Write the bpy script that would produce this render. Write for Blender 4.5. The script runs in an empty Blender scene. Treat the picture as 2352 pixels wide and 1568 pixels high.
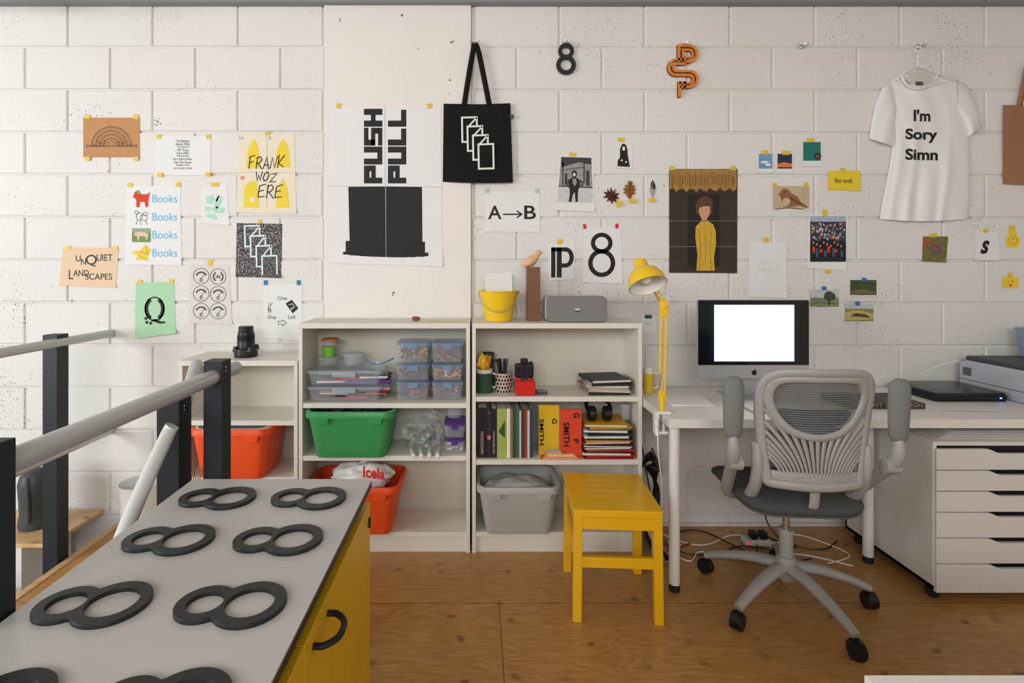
import bpy, bmesh, math, random
from mathutils import Vector, Matrix
random.seed(7)
R=random.Random(11)
F=1220.;CX=1095.;CY=615.;CZ=1.352;DW=2.8
SC=bpy.context.scene
def wp(px,py,d): return Vector(((px-CX)*d/F,d-DW,CZ-(py-CY)*d/F))
def wx(px,d): return (px-CX)*d/F
def wz(py,d): return CZ-(py-CY)*d/F
def lin(c): return tuple((v/255)/12.92 if v/255<=.04045 else ((v/255+.055)/1.055)**2.4 for v in c)+(1,)
_m={}
def M(key,col=(200,200,200),rough=.6,metal=0,bump=0.,scale=60,var=.05,alpha=1,emit=0,coat=0):
    if key in _m: return _m[key]
    m=bpy.data.materials.new(key);m.use_nodes=True;n=m.node_tree.nodes;l=m.node_tree.links
    b=n['Principled BSDF'];c=lin(col)
    tc=n.new('ShaderNodeTexCoord');no=n.new('ShaderNodeTexNoise');no.inputs['Scale'].default_value=scale;no.inputs['Detail'].default_value=4
    l.new(tc.outputs['Object'],no.inputs['Vector'])
    mx=n.new('ShaderNodeMix');mx.data_type='RGBA'
    mx.inputs[6].default_value=tuple(x*(1-var) for x in c[:3])+(1,);mx.inputs[7].default_value=tuple(min(1,x*(1+var)) for x in c[:3])+(1,)
    l.new(no.outputs['Fac'],mx.inputs[0]);l.new(mx.outputs[2],b.inputs['Base Color'])
    b.inputs['Roughness'].default_value=rough;b.inputs['Metallic'].default_value=metal
    if bump:
        bp=n.new('ShaderNodeBump');bp.inputs['Strength'].default_value=bump;bp.inputs['Distance'].default_value=.003
        l.new(no.outputs['Fac'],bp.inputs['Height']);l.new(bp.outputs['Normal'],b.inputs['Normal'])
    if alpha<1: b.inputs['Alpha'].default_value=alpha
    if emit:
        b.inputs['Emission Color'].default_value=c;b.inputs['Emission Strength'].default_value=emit
    if coat: b.inputs['Coat Weight'].default_value=coat
    _m[key]=m;return m
# ---------- core add
OR={}
def add(name,g,mat,parent=None,o=None,smooth=False,ang=35,bevel=0,seg=2,label=None,cat=None,group=None,kind=None,solid=0,sub=0):
    vs,fs=g
    vs=[Vector(v) for v in vs]
    if parent is not None: o=OR[parent.name]
    elif o is None:
        xs=[v.x for v in vs];ys=[v.y for v in vs];zs=[v.z for v in vs]
        o=Vector(((min(xs)+max(xs))/2,(min(ys)+max(ys))/2,min(zs)))
    o=Vector(o)
    me=bpy.data.meshes.new(name);me.from_pydata([tuple(v-o) for v in vs],[],fs);me.validate()
    if isinstance(mat,(list,tuple)):
        for q in mat: me.materials.append(q)
    else: me.materials.append(mat)
    if smooth:
        me.polygons.foreach_set('use_smooth',[True]*len(me.polygons))
        me.set_sharp_from_angle(angle=math.radians(ang))
    me.update()
    ob=bpy.data.objects.new(name,me);SC.collection.objects.link(ob)
    if parent is not None: ob.parent=parent
    else: ob.location=o
    OR[ob.name]=o
    if solid:
        s=ob.modifiers.new('s','SOLIDIFY');s.thickness=solid;s.offset=0
    if bevel:
        b=ob.modifiers.new('b','BEVEL');b.width=bevel;b.segments=seg;b.limit_method='ANGLE'
    meta(ob,label,cat,group,kind)
    return ob
def meta(ob,label=None,cat=None,group=None,kind=None):
    if label: ob['label']=label
    if cat: ob['category']=cat
    if group: ob['group']=group
    if kind: ob['kind']=kind
def T(name,o,label,cat,group=None):
    e=bpy.data.objects.new(name,None);e.empty_display_size=.05;e.location=o;SC.collection.objects.link(e);OR[e.name]=Vector(o)
    meta(e,label,cat,group);return e
def dup(src,loc,rz=0,label=None):
    n=src.copy();SC.collection.objects.link(n);n.location=loc;n.rotation_euler=(src.rotation_euler.x,src.rotation_euler.y,src.rotation_euler.z+rz)
    OR[n.name]=Vector(loc)
    if label:n['label']=label
    return n
# ---------- geometry
def gj(*gs):
    V=[];Fc=[]
    for v,f in gs:
        k=len(V);V+=[Vector(a) for a in v];Fc+=[tuple(i+k for i in a) for a in f]
    return V,Fc
def gb(x0,x1,y0,y1,z0,z1):
    v=[(x0,y0,z0),(x1,y0,z0),(x1,y1,z0),(x0,y1,z0),(x0,y0,z1),(x1,y0,z1),(x1,y1,z1),(x0,y1,z1)]
    return v,[(0,3,2,1),(4,5,6,7),(0,1,5,4),(1,2,6,5),(2,3,7,6),(3,0,4,7)]
def gmv(g,mat):
    return [mat@Vector(v) for v in g[0]],g[1]
def rotz(a,c=(0,0,0)):
    c=Vector(c);return Matrix.Translation(c)@Matrix.Rotation(a,4,'Z')@Matrix.Translation(-c)
def gloft(rings,cap=True,closed=False):
    n=len(rings[0]);V=[Vector(p) for r in rings for p in r];Fc=[]
    m=len(rings)
    for i in range(m if closed else m-1):
        a=i*n;b=((i+1)%m)*n
        for j in range(n):
            k=(j+1)%n;Fc.append((a+j,a+k,b+k,b+j))
    if cap and not closed:
        Fc.append(tuple(range(n))[::-1]);Fc.append(tuple(range((m-1)*n,m*n)))
    return V,Fc
def gtube(pts,r,n=12,closed=False,flat=1.,up=None,cap=True):
    pts=[Vector(p) for p in pts];m=len(pts)
    rs=list(r) if isinstance(r,(list,tuple)) else [r]*m
    while len(rs)<m: rs.append(rs[-1])
    rings=[];prev=None
    for i,p in enumerate(pts):
        if closed: t=(pts[(i+1)%m]-pts[i-1])
        else: t=(pts[min(i+1,m-1)]-pts[max(i-1,0)])
        t.normalize()
        if up is not None: u=Vector(up)
        elif prev is None: u=Vector((0,0,1)) if abs(t.z)<.9 else Vector((1,0,0))
        else: u=prev
        s=t.cross(u)
        if s.length<1e-5: s=t.cross(Vector((.3,1,.2)))
        s.normalize();u=s.cross(t).normalized();prev=u
        rings.append([p+s*math.cos(2*math.pi*j/n)*rs[i]+u*math.sin(2*math.pi*j/n)*rs[i]*flat for j in range(n)])
    return gloft(rings,cap=cap,closed=closed)
def gcyl(p0,p1,r0,r1=None,n=24):
    return gtube([p0,p1],[r0,r0 if r1 is None else r1],n)
def bez(pts,n=8,closed=False):
    P=[Vector(p) for p in pts];m=len(P);out=[]
    rng=m if closed else m-1
    for i in range(rng):
        p0=P[(i-1)%m] if (closed or i>0) else P[0];p1=P[i];p2=P[(i+1)%m];p3=P[(i+2)%m] if (closed or i+2<m) else P[-1]
        for k in range(n):
            t=k/n
            out.append(.5*((2*p1)+(p2-p0)*t+(2*p0-5*p1+4*p2-p3)*t*t+(3*p1-p0-3*p2+p3)*t**3))
    if not closed: out.append(P[-1])
    return out
def glathe(prof,c=(0,0,0),n=32,cap=False):
    c=Vector(c);rings=[[c+Vector((max(r,.0001)*math.cos(2*math.pi*j/n),max(r,.0001)*math.sin(2*math.pi*j/n),z)) for j in range(n)] for r,z in prof]
    return gloft(rings,cap=cap)
def gell(c,rx,ry,rz,n=16):
    c=Vector(c);rings=[]
    for i in range(n//2+1):
        a=-math.pi/2+math.pi*i/(n//2);k=max(math.cos(a),.01)
        rings.append([c+Vector((rx*k*math.cos(2*math.pi*j/n),ry*k*math.sin(2*math.pi*j/n),rz*math.sin(a))) for j in range(n)])
    return gloft(rings)
def rr(hx,hy,r,n=5):
    r=min(r,hx*.98,hy*.98);P=[]
    for cx,cy,a0 in ((hx-r,hy-r,0),(-hx+r,hy-r,90),(-hx+r,-hy+r,180),(hx-r,-hy+r,270)):
        for k in range(n+1):
            a=math.radians(a0+90*k/n);P.append((cx+r*math.cos(a),cy+r*math.sin(a)))
    return P
def grr(secs,cx,cy,cap=True):
    return gloft([[Vector((cx+x,cy+y,z)) for x,y in rr(hx,hy,r)] for z,hx,hy,r in secs],cap=cap)
def gprism(poly,y0,y1):
    n=len(poly);V=[(x,y0,z) for x,z in poly]+[(x,y1,z) for x,z in poly]
    Fc=[tuple(range(n)),tuple(range(2*n-1,n-1,-1))]+[(i,i+n,(i+1)%n+n,(i+1)%n) for i in range(n)]
    return V,Fc
def gprismx(poly,x0,x1):
    n=len(poly);V=[(x0,y,z) for y,z in poly]+[(x1,y,z) for y,z in poly]
    Fc=[tuple(range(n)),tuple(range(2*n-1,n-1,-1))]+[(i,i+n,(i+1)%n+n,(i+1)%n) for i in range(n)]
    return V,Fc
def curve_mesh(cu):
    ob=bpy.data.objects.new('tmp',cu);SC.collection.objects.link(ob)
    bpy.context.view_layer.update()
    dg=bpy.context.evaluated_depsgraph_get()
    me=bpy.data.meshes.new_from_object(ob.evaluated_get(dg))
    v=[x.co.copy() for x in me.vertices];f=[tuple(p.vertices) for p in me.polygons]
    bpy.data.objects.remove(ob);bpy.data.meshes.remove(me);bpy.data.curves.remove(cu)
    return v,f
def gfill(loops,ext=0,bev=0):
    cu=bpy.data.curves.new('c','CURVE');cu.dimensions='2D';cu.fill_mode='BOTH';cu.extrude=ext;cu.bevel_depth=bev;cu.bevel_resolution=1
    for L in loops:
        s=cu.splines.new('POLY');s.points.add(len(L)-1)
        for i,p in enumerate(L): s.points[i].co=(p[0],p[1],0,1)
        s.use_cyclic_u=True
    return curve_mesh(cu)
_tc={}
def text_mesh(s,bold=0,shear=0):
    k=(s,bold,shear)
    if k not in _tc:
        cu=bpy.data.curves.new('t','FONT');cu.body=s;cu.offset=bold;cu.shear=shear;cu.resolution_u=6;cu.fill_mode='FRONT'
        _tc[k]=curve_mesh(cu)
    return _tc[k]
# ---------- 2D px print pieces
def p_text(s,x0,y0,x1,y1,rot=0,bold=0,shear=0,tilt=0):
    v,f=text_mesh(s,bold,shear);a=math.radians(rot)
    q=[(p.x*math.cos(a)-p.y*math.sin(a),p.x*math.sin(a)+p.y*math.cos(a)) for p in v]
    mx=min(p[0] for p in q);Mx=max(p[0] for p in q);my=min(p[1] for p in q);My=max(p[1] for p in q)
    q=[(x0+(p[0]-mx)/(Mx-mx)*(x1-x0),y1-(p[1]-my)/(My-my)*(y1-y0)) for p in q]
    if tilt: q=[(x,y+(x-x0)*tilt) for x,y in q]
    return q,f
def p_poly(pts): return list(pts),[tuple(range(len(pts)))]
def p_rect(x0,y0,x1,y1): return p_poly([(x0,y0),(x1,y0),(x1,y1),(x0,y1)])
def p_ell(cx,cy,rx,ry=None,n=24):
    ry=rx if ry is None else ry
    return p_poly([(cx+rx*math.cos(2*math.pi*i/n),cy+ry*math.sin(2*math.pi*i/n)) for i in range(n)])
def p_line(pts,w,closed=False):
    n=len(pts);L=[];Rr=[]
    for i,p in enumerate(pts):
        a=pts[i-1] if (closed or i>0) else p;b=pts[(i+1)%n] if (closed or i<n-1) else p
        d1=(Vector(p)-Vector(a));d2=(Vector(b)-Vector(p))
        if d1.length<1e-6:d1=d2.copy()
        if d2.length<1e-6:d2=d1.copy()
        d1.normalize();d2.normalize();n1=Vector((-d1.y,d1.x));n2=Vector((-d2.y,d2.x));m=(n1+n2)
        if m.length<1e-3:m=n1.copy()
        m.normalize();k=min(2.,1/max(.3,m.dot(n1)));m*=w/2*k
        L.append((p[0]+m.x,p[1]+m.y));Rr.append((p[0]-m.x,p[1]-m.y))
    V=L+Rr;Fc=[]
    for i in range(n if closed else n-1):
        j=(i+1)%n;Fc.append((i,j,n+j,n+i))
    return V,Fc
def p_arc(cx,cy,rx,ry,a0,a1,w,n=24):
    full=abs(a1-a0)>=360
    P=[(cx+rx*math.cos(math.radians(a0+(a1-a0)*i/n)),cy+ry*math.sin(math.radians(a0+(a1-a0)*i/n))) for i in range(n if full else n+1)]
    return p_line(P,w,closed=full)
def p_ring(cx,cy,r,w,ry=None,n=32): return p_arc(cx,cy,r,r if ry is None else ry,0,360,w,n)
def prt(name,parent,pieces,mat,d,ext=0,**k):
    V=[];Fc=[]
    for v,f in pieces:
        o=len(V);V+=[wp(a[0],a[1],d) for a in v];Fc+=[tuple(i+o for i in q) for q in f]
    return add(name,(V,Fc),mat,parent,**k)
# ---------- materials
WHITE=M('painted white',(228,225,221),.5)
SHELFM=M('white laminate',(225,221,211),.45,var=.015,scale=8)
DESKM=M('desk white laminate',(227,225,221),.4,var=.015,scale=8)
PAPER=M('white paper',(229,229,229),.8,var=.02,scale=20)
PAPER2=M('off white paper',(218,215,209),.8,var=.02,scale=20)
CREAM=M('cream paper',(227,200,170),.8,var=.03)
KRAFT=M('kraft paper',(192,144,100),.85,var=.08)
MINT=M('green paper',(174,214,177),.8,var=.03)
BLACK=M('black ink',(18,18,19),.6)
GREYI=M('grey ink',(84,84,86),.7)
LGREY=M('light grey ink',(180,182,181),.7)
YTAPE=M('yellow tape',(226,192,52),.5,var=.06)
BTAPE=M('blue tape',(50,120,180),.5)
RTAPE=M('red tape',(205,46,38),.5)
YEL=M('yellow ink',(234,208,54),.6)
BLUEI=M('light blue ink',(112,188,226),.7)
REDI=M('red ink',(215,62,30),.7)
SKIN=M('skin print',(190,140,105),.7)
STRAW=M('straw print',(170,132,70),.8,var=.4,scale=120)
TEAL=M('teal print',(30,120,110),.6,var=.4,scale=30)
SKYB=M('blue sky print',(120,160,190),.6,var=.3,scale=40)
DUSK=M('dusk print',(40,48,90),.6,var=.5,scale=40)
ORNI=M('orange ink',(222,130,60),.6,var=.2)
TANP=M('tan print',(176,158,130),.7,var=.15,scale=30)
YPLAS=M('yellow gloss paint',(232,182,18),.3,var=.03,coat=.3)
YMET=M('yellow enamel',(238,198,36),.35,var=.03,coat=.3)
CHAR=M('charcoal steel',(32,36,44),.5,var=.08)
TUBE=M('painted grey tube',(190,193,194),.32,metal=.2,var=.03)
TUBEW=M('painted pale tube',(216,218,218),.35,metal=.05,var=.03)
BPLAS=M('black plastic',(20,21,23),.4)
BRUB=M('black rubber',(30,30,32),.7)
CHG=M('chair grey plastic',(162,161,158),.42,var=.03)
CHD=M('chair arm grey fabric',(124,126,126),.9,var=.12,scale=300,bump=.3)
SEATM=M('dark grey woven fabric',(76,79,82),.95,var=.2,scale=400,bump=.4)
CHROME=M('chrome',(200,200,200),.2,metal=1)
SILV=M('brushed aluminium',(190,192,195),.35,metal=.6)
CLEAR=M('clear plastic',(222,228,232),.12,alpha=.16)
CLEARL=M('clear plastic lid',(200,215,228),.2,alpha=.38)
BAGM=M('thin clear plastic bag',(232,235,236),.12,alpha=.24,bump=1,scale=45)
GREENB=M('green plastic',(64,152,90),.4,var=.03)
ORB=M('orange plastic',(240,92,40),.4,var=.03)
GREYB=M('grey plastic',(178,178,176),.45,var=.03)
# wall paint
def wallmat():
    m=bpy.data.materials.new('white painted blockwork');m.use_nodes=True;n=m.node_tree.nodes;l=m.node_tree.links;b=n['Principled BSDF']
    tc=n.new('ShaderNodeTexCoord')
    a=n.new('ShaderNodeTexNoise');a.inputs['Scale'].default_value=1.3;a.inputs['Detail'].default_value=5
    f=n.new('ShaderNodeTexNoise');f.inputs['Scale'].default_value=55;f.inputs['Detail'].default_value=8;f.inputs['Roughness'].default_value=.8
    g=n.new('ShaderNodeTexNoise');g.inputs['Scale'].default_value=105;g.inputs['Detail'].default_value=2
    h=n.new('ShaderNodeTexNoise');h.inputs['Scale'].default_value=2.2;h.inputs['Detail'].default_value=3
    for q in (a,f,g,h): l.new(tc.outputs['Object'],q.inputs['Vector'])
    mm=n.new('ShaderNodeMath');mm.operation='MULTIPLY_ADD';mm.inputs[1].default_value=.34;l.new(h.outputs['Fac'],mm.inputs[0]);l.new(g.outputs['Fac'],mm.inputs[2])
    r=n.new('ShaderNodeValToRGB');r.color_ramp.elements[0].position=.865;r.color_ramp.elements[0].color=(0,0,0,1);r.color_ramp.elements[1].position=.93;r.color_ramp.elements[1].color=(1,1,1,1)
    l.new(mm.outputs[0],r.inputs['Fac'])
    c1=n.new('ShaderNodeMix');c1.data_type='RGBA';c1.inputs[6].default_value=lin((220,217,212));c1.inputs[7].default_value=lin((238,237,234))
    l.new(a.outputs['Fac'],c1.inputs[0])
    c2=n.new('ShaderNodeMix');c2.data_type='RGBA';c2.inputs[7].default_value=lin((124,117,108));l.new(c1.outputs[2],c2.inputs[6])
    l.new(r.outputs['Color'],c2.inputs[0]);l.new(c2.outputs[2],b.inputs['Base Color'])
    s=n.new('ShaderNodeMath');s.operation='SUBTRACT';l.new(f.outputs['Fac'],s.inputs[0]);l.new(r.outputs['Color'],s.inputs[1])
    bp=n.new('ShaderNodeBump');bp.inputs['Strength'].default_value=.8;bp.inputs['Distance'].default_value=.0035
    l.new(s.outputs[0],bp.inputs['Height']);l.new(bp.outputs['Normal'],b.inputs['Normal']);b.inputs['Roughness'].default_value=.55
    return m
WALLM=wallmat()
PIERM=M('smooth white plaster',(230,225,221),.55,var=.04,scale=6,bump=.1)
def woodfloor(name,c0,c1,seam=True):
    m=bpy.data.materials.new(name);m.use_nodes=True;n=m.node_tree.nodes;l=m.node_tree.links;b=n['Principled BSDF']
    tc=n.new('ShaderNodeTexCoord');mp=n.new('ShaderNodeMapping');mp.inputs['Scale'].default_value=(.8,4.2,1);l.new(tc.outputs['Object'],mp.inputs['Vector'])
    a=n.new('ShaderNodeTexNoise');a.inputs['Scale'].default_value=1.2;a.inputs['Detail'].default_value=2;a.inputs['Distortion'].default_value=.8;l.new(mp.outputs[0],a.inputs['Vector'])
    k=n.new('ShaderNodeMath');k.operation='MULTIPLY';k.inputs[1].default_value=20;l.new(a.outputs['Fac'],k.inputs[0])
    k2=n.new('ShaderNodeMath');k2.operation='PINGPONG';k2.inputs[1].default_value=.5;l.new(k.outputs[0],k2.inputs[0])
    mp2=n.new('ShaderNodeMapping');mp2.inputs['Scale'].default_value=(6,60,1);l.new(tc.outputs['Object'],mp2.inputs['Vector'])
    fn=n.new('ShaderNodeTexNoise');fn.inputs['Scale'].default_value=2;fn.inputs['Detail'].default_value=6;l.new(mp2.outputs[0],fn.inputs['Vector'])
    ad=n.new('ShaderNodeMath');ad.operation='MULTIPLY_ADD';ad.inputs[1].default_value=.38;l.new(k2.outputs[0],ad.inputs[0]);l.new(fn.outputs['Fac'],ad.inputs[2])
    cr=n.new('ShaderNodeValToRGB');cr.color_ramp.elements[0].position=.3;cr.color_ramp.elements[0].color=lin(c1);cr.color_ramp.elements[1].position=.85;cr.color_ramp.elements[1].color=lin(c0)
    l.new(ad.outputs[0],cr.inputs['Fac'])
    dn=n.new('ShaderNodeTexNoise');dn.inputs['Scale'].default_value=14;l.new(tc.outputs['Object'],dn.inputs['Vector'])
    vm=n.new('ShaderNodeVectorMath');vm.operation='SCALE';vm.inputs[3].default_value=.05;l.new(dn.outputs['Color'],vm.inputs[0])
    va=n.new('ShaderNodeVectorMath');va.operation='ADD';l.new(tc.outputs['Object'],va.inputs[0]);l.new(vm.outputs[0],va.inputs[1])
    v=n.new('ShaderNodeTexVoronoi');v.inputs['Scale'].default_value=4.2;v.voronoi_dimensions='2D';mp3=n.new('ShaderNodeMapping');mp3.inputs['Scale'].default_value=(1,1.3,1);l.new(va.outputs[0],mp3.inputs['Vector']);l.new(mp3.outputs[0],v.inputs['Vector'])
    kr=n.new('ShaderNodeValToRGB');e=kr.color_ramp.elements;e[0].position=.0;e[0].color=(.8,.8,.8,1);e[1].position=.12;e[1].color=(0,0,0,1)
    for p_,c_ in ((.022,.6),(.034,1.),(.045,.35),(.06,.45),(.08,.12)):
        q=kr.color_ramp.elements.new(p_);q.color=(c_,c_,c_,1)
    l.new(v.outputs['Distance'],kr.inputs['Fac'])
    sp=n.new('ShaderNodeSeparateColor');l.new(v.outputs['Color'],sp.inputs[0])
    st=n.new('ShaderNodeMath');st.operation='MULTIPLY';l.new(sp.outputs[0],st.inputs[0]);l.new(kr.outputs['Color'],st.inputs[1])
    mx=n.new('ShaderNodeMix');mx.data_type='RGBA';mx.inputs[7].default_value=lin((80,50,28));l.new(st.outputs[0],mx.inputs[0]);l.new(cr.outputs['Color'],mx.inputs[6])
    last=mx.outputs[2]
    if seam:
        bt=n.new('ShaderNodeTexBrick');bt.inputs['Scale'].default_value=1;bt.inputs['Brick Width'].default_value=2.44;bt.inputs['Row Height'].default_value=1.22;bt.inputs['Mortar Size'].default_value=.0018
        bt.inputs['Color1'].default_value=(1,1,1,1);bt.inputs['Color2'].default_value=(.93,.93,.93,1);bt.inputs['Mortar'].default_value=(.35,.3,.25,1)
        mp4=n.new('ShaderNodeMapping');mp4.inputs['Location'].default_value=(1.13-1.22,.658,0);l.new(tc.outputs['Object'],mp4.inputs['Vector']);l.new(mp4.outputs[0],bt.inputs['Vector'])
        m2=n.new('ShaderNodeMix');m2.data_type='RGBA';m2.blend_type='MULTIPLY';m2.inputs[0].default_value=1;l.new(last,m2.inputs[6]);l.new(bt.outputs['Color'],m2.inputs[7]);last=m2.outputs[2]
    l.new(last,b.inputs['Base Color']);b.inputs['Roughness'].default_value=.32
    bp=n.new('ShaderNodeBump');bp.inputs['Strength'].default_value=.12;bp.inputs['Distance'].default_value=.002;l.new(ad.outputs[0],bp.inputs['Height']);l.new(bp.outputs['Normal'],b.inputs['Normal'])
    return m
FLOORM=woodfloor('plywood floor',(198,152,92),(162,116,64))
WOODL=woodfloor('light pine',(222,188,142),(196,158,110),False)
CEILM=M('pale ply ceiling',(204,198,188),.7,var=.05,scale=6)
WOODD=M('reddish hardwood',(118,80,56),.5,var=.25,scale=24)
# ================= ROOM
PX0=wx(745,DW);PX1=wx(1083,DW)
def blocks(xa,xb,ph,za,zb,ztop):
    V=[];Fc=[]
    def q(a,b,c,d): 
        k=len(V);V.extend([a,b,c,d]);Fc.append((k,k+1,k+2,k+3))
    q((xa,.009,za),(xb,.009,za),(xb,.009,zb),(xa,.009,zb))
    H=.2245;Wd=.449
    r=-1
    while True:
        z1=ztop-H*r
        z0=z1-H
        if z1<=za: break
        zz1=min(z1,zb);zz0=max(z0,za)
        off=ph+(Wd/2 if r%2==0 else 0)
        i0=int((xa-off)/Wd)-1
        for i in range(i0,i0+60):
            x0=off+i*Wd;x1=x0+Wd
            if x1<=xa or x0>=xb: continue
            x0=max(x0,xa);x1=min(x1,xb)
            if x1-x0<.02 or zz1-zz0<.02: continue
            g=.0022;h=.0065+R.uniform(-.0015,.002);y=R.uniform(0,.0008)
            o=[(x0+g,.010,zz0+g),(x1-g,.010,zz0+g),(x1-g,.010,zz1-g),(x0+g,.010,zz1-g)]
            mI=[(x0+g+h*.4,y+.0028,zz0+g+h*.4),(x1-g-h*.4,y+.0028,zz0+g+h*.4),(x1-g-h*.4,y+.0028,zz1-g-h*.4),(x0+g+h*.4,y+.0028,zz1-g-h*.4)]
            n=[(x0+g+h,y,zz0+g+h),(x1-g-h,y,zz0+g+h),(x1-g-h,y,zz1-g-h),(x0+g+h,y,zz1-g-h)]
            k=len(V);V.extend(o+mI+n)
            for s in (0,4):
                for j in range(4):
                    jj=(j+1)%4;Fc.append((k+s+j,k+s+jj,k+s+4+jj,k+s+4+j))
            Fc.append((k+8,k+9,k+10,k+11))
        r+=1
    return V,Fc
zr=wz(107,DW)
wl=blocks(-3.6,PX0,wx(155,DW),-2.6,2.745,zr)
wr=blocks(PX1,3.6,wx(1285,DW),-.1,2.745,zr-.004)
bk=gb(-3.6,3.6,.012,.2,-2.6,2.85)
wb=add('wall_back',gj(wl,wr,bk),WALLM,kind='structure',o=(0,0,0))
pier=add('wall_pier',gb(PX0+.002,PX1-.002,-.014,.012,-.1,2.745),PIERM,kind='structure',bevel=.003)
CHIP=M('plaster chip',(120,112,102),.9,var=.4,scale=200)
def chips(par,L,d):
    for px,py,s in L:
        n=9;P=[(px+s*R.uniform(.6,1.2)*math.cos(2*math.pi*i/n),py+s*R.uniform(.6,1.2)*math.sin(2*math.pi*i/n)) for i in range(n)]
        prt('plaster_chip',par,[p_poly(P)],CHIP,d)
chips(pier,[(780,44,2.2),(781,48,1.5),(923,35,3.2),(1037,97,3.2),(1042,95,2),(960,112,1.5),(1033,184,2.6),(904,672,3),(902,678,2),(765,262,2),(1030,215,1.5)],DW-.0146)
chips(wb,[(356,276,2),(362,279,2.5),(368,284,2),(360,287,1.8),(356,285,1.5),(365,272,1.3),(248,393,1.8),(165,690,2.2),(1240,120,1.5),(1525,425,1.5)],DW-.0004)
add('wall_right_light_block',gb(3.6,3.8,-5.5,.2,-.1,2.85),WHITE,kind='structure')  # unseen side wall, added to block world light from the right
add('floor',gb(-1.87,3.6,-5.5,.006,-.1,0),FLOORM,kind='structure',o=(0,0,0))
add('floor_lower',gb(-4.5,-1.87,-5.5,.006,-2.7,-2.6),M('lower concrete floor',(190,188,182),.6,var=.1,scale=4),kind='structure')
add('trim_1',gb(-1.905,-1.871,-5.5,-.002,-.22,.004),WOODL,kind='structure')
add('ceiling',gb(-3.6,3.6,-5.5,.2,2.75,2.85),CEILM,kind='structure')
add('trim_2',gb(-3.6,3.6,-.05,-.004,2.728,2.749),M('galvanised steel',(140,144,146),.5,metal=.2),kind='structure')
add('baseboard_back',gb(.80,3.6,-.02,-.004,.0,.012),WHITE,kind='structure')
t=T('strip_light',wp(40,4,2.4),'white tubular strip light fixed under the ceiling','light fitting')
add('light_tube',gcyl((-2.6,-.42,2.70),(-1.93,-.42,2.70),.024),M('tube white',(235,235,230),.4),t,smooth=True)
add('light_bracket',gb(-2.1,-2.04,-.45,-.39,2.71,2.749),SILV,t)
# ================= CAMERA, LIGHT
cam=bpy.data.cameras.new('camera');co=bpy.data.objects.new('camera',cam);SC.collection.objects.link(co)
co.location=(0,-DW,CZ);co.rotation_euler=(math.pi/2,0,0);cam.sensor_width=36;cam.lens=36*F/2352
cam.shift_x=(1176-CX)/2352;cam.shift_y=-(784-CY)/2352;cam.clip_start=.05;SC.camera=co
def area(name,loc,rot,sx,sy,e,col):
    L=bpy.data.lights.new(name,'AREA');L.shape='RECTANGLE';L.size=sx;L.size_y=sy;L.energy=e;L.color=col
    o=bpy.data.objects.new(name,L);SC.collection.objects.link(o);o.location=loc;o.rotation_euler=rot
    return o
def look(o,t): o.rotation_euler=(Vector(t)-o.location).to_track_quat('-Z','Y').to_euler()
a=area('window_light',(-5.4,-3.6,1.7),(0,0,0),2.6,2.4,165,(.965,.985,1));look(a,(.6,0,1.2))
a=area('rear_fill_light',(-.5,-5.2,2.3),(0,0,0),3.2,1.0,84,(1,.99,.975));look(a,(.4,0,1.6))  # fill lamp added behind the camera, no window stands there
w=bpy.data.worlds.new('world');SC.world=w;w.use_nodes=True;w.node_tree.nodes['Background'].inputs[0].default_value=(.96,.98,1,1);w.node_tree.nodes['Background'].inputs[1].default_value=.37
SC.view_settings.view_transform='Standard'
SC.view_settings.exposure=.17;SC.view_settings.gamma=.93
# ================= WALL PAPERS
DP=DW-.0010;DPI=DW-.0152
def paper(name,x0,y0,x1,y1,mat,label,cat='paper',tapes=(),d=None,curl=.003,poly=None,tilt=0,tmat=None):
    d=DP if d is None else d
    n=12;V=[];Fc=[]
    if poly: c=poly
    else: c=[(x0,y0),(x1,y0+tilt),(x1,y1+tilt),(x0,y1)]
    for j in range(n+1):
        for i in range(n+1):
            u=i/n;v=j/n
            a=Vector(c[0]).lerp(Vector(c[1]),u);b=Vector(c[3]).lerp(Vector(c[2]),u);p=a.lerp(b,v)
            e=(max(0,(v-.9)/.1)**2)*curl*(1+(abs(u-.5)*2)**3)
            V.append(wp(p.x,p.y,d-e))
    for j in range(n):
        for i in range(n):
            k=j*(n+1)+i;Fc.append((k,k+1,k+n+2,k+n+1))
    o=add(name,(V,Fc),mat,smooth=True,ang=60,label=label,cat=cat)
    for tp in tapes:
        x,y,wd,ht=tp[:4];mt=tp[4] if len(tp)>4 else (tmat or YTAPE)
        q=R.uniform(-.12,.12)
        pc=[(x+a*math.cos(q)-b*math.sin(q),y+a*math.sin(q)+b*math.cos(q)) for a,b in ((-wd/2,-ht/2),(wd/2,-ht/2),(wd/2,ht/2),(-wd/2,ht/2))]
        prt('tape',o,[p_poly(pc)],mt,d-(.0015 if y<(y0+y1)/2 else .006))
    return o
def A(o,pieces,mat,name='lettering',lay=0,d=None): return prt(name,o,pieces,mat,(DP if d is None else d)-.0008-.0005*lay)
# kraft dome
o=paper('kraft_print',191,270,321,361,KRAFT,'brown kraft paper print with a dome of small type','print',[(201,268,12,9),(312,268,12,11),(201,364,11,9),(312,364,11,9)],curl=.001)
pc=[]
for ring,(r,nn) in enumerate(((44,22),(35,17),(26,13),(17,8))):
    for i in range(nn+1):
        a=math.pi*i/nn;cx=256-r*math.cos(a);cy=334-r*.95*math.sin(a)
        pc.append(p_arc(cx,cy,2.6,2.2,a*50,a*50+270,1.1,8))
for i in range(16): pc.append(p_ring(200+i*7.5,335,2.2,1.,n=8))
for i in range(9): pc.append(p_arc(226+i*7.5,326+(i%2)*3,2.6,2.2,40*i,40*i+250,1.1,8))
A(o,pc,M('dark brown ink',(92,58,36),.7),'printed_figure')
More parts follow.
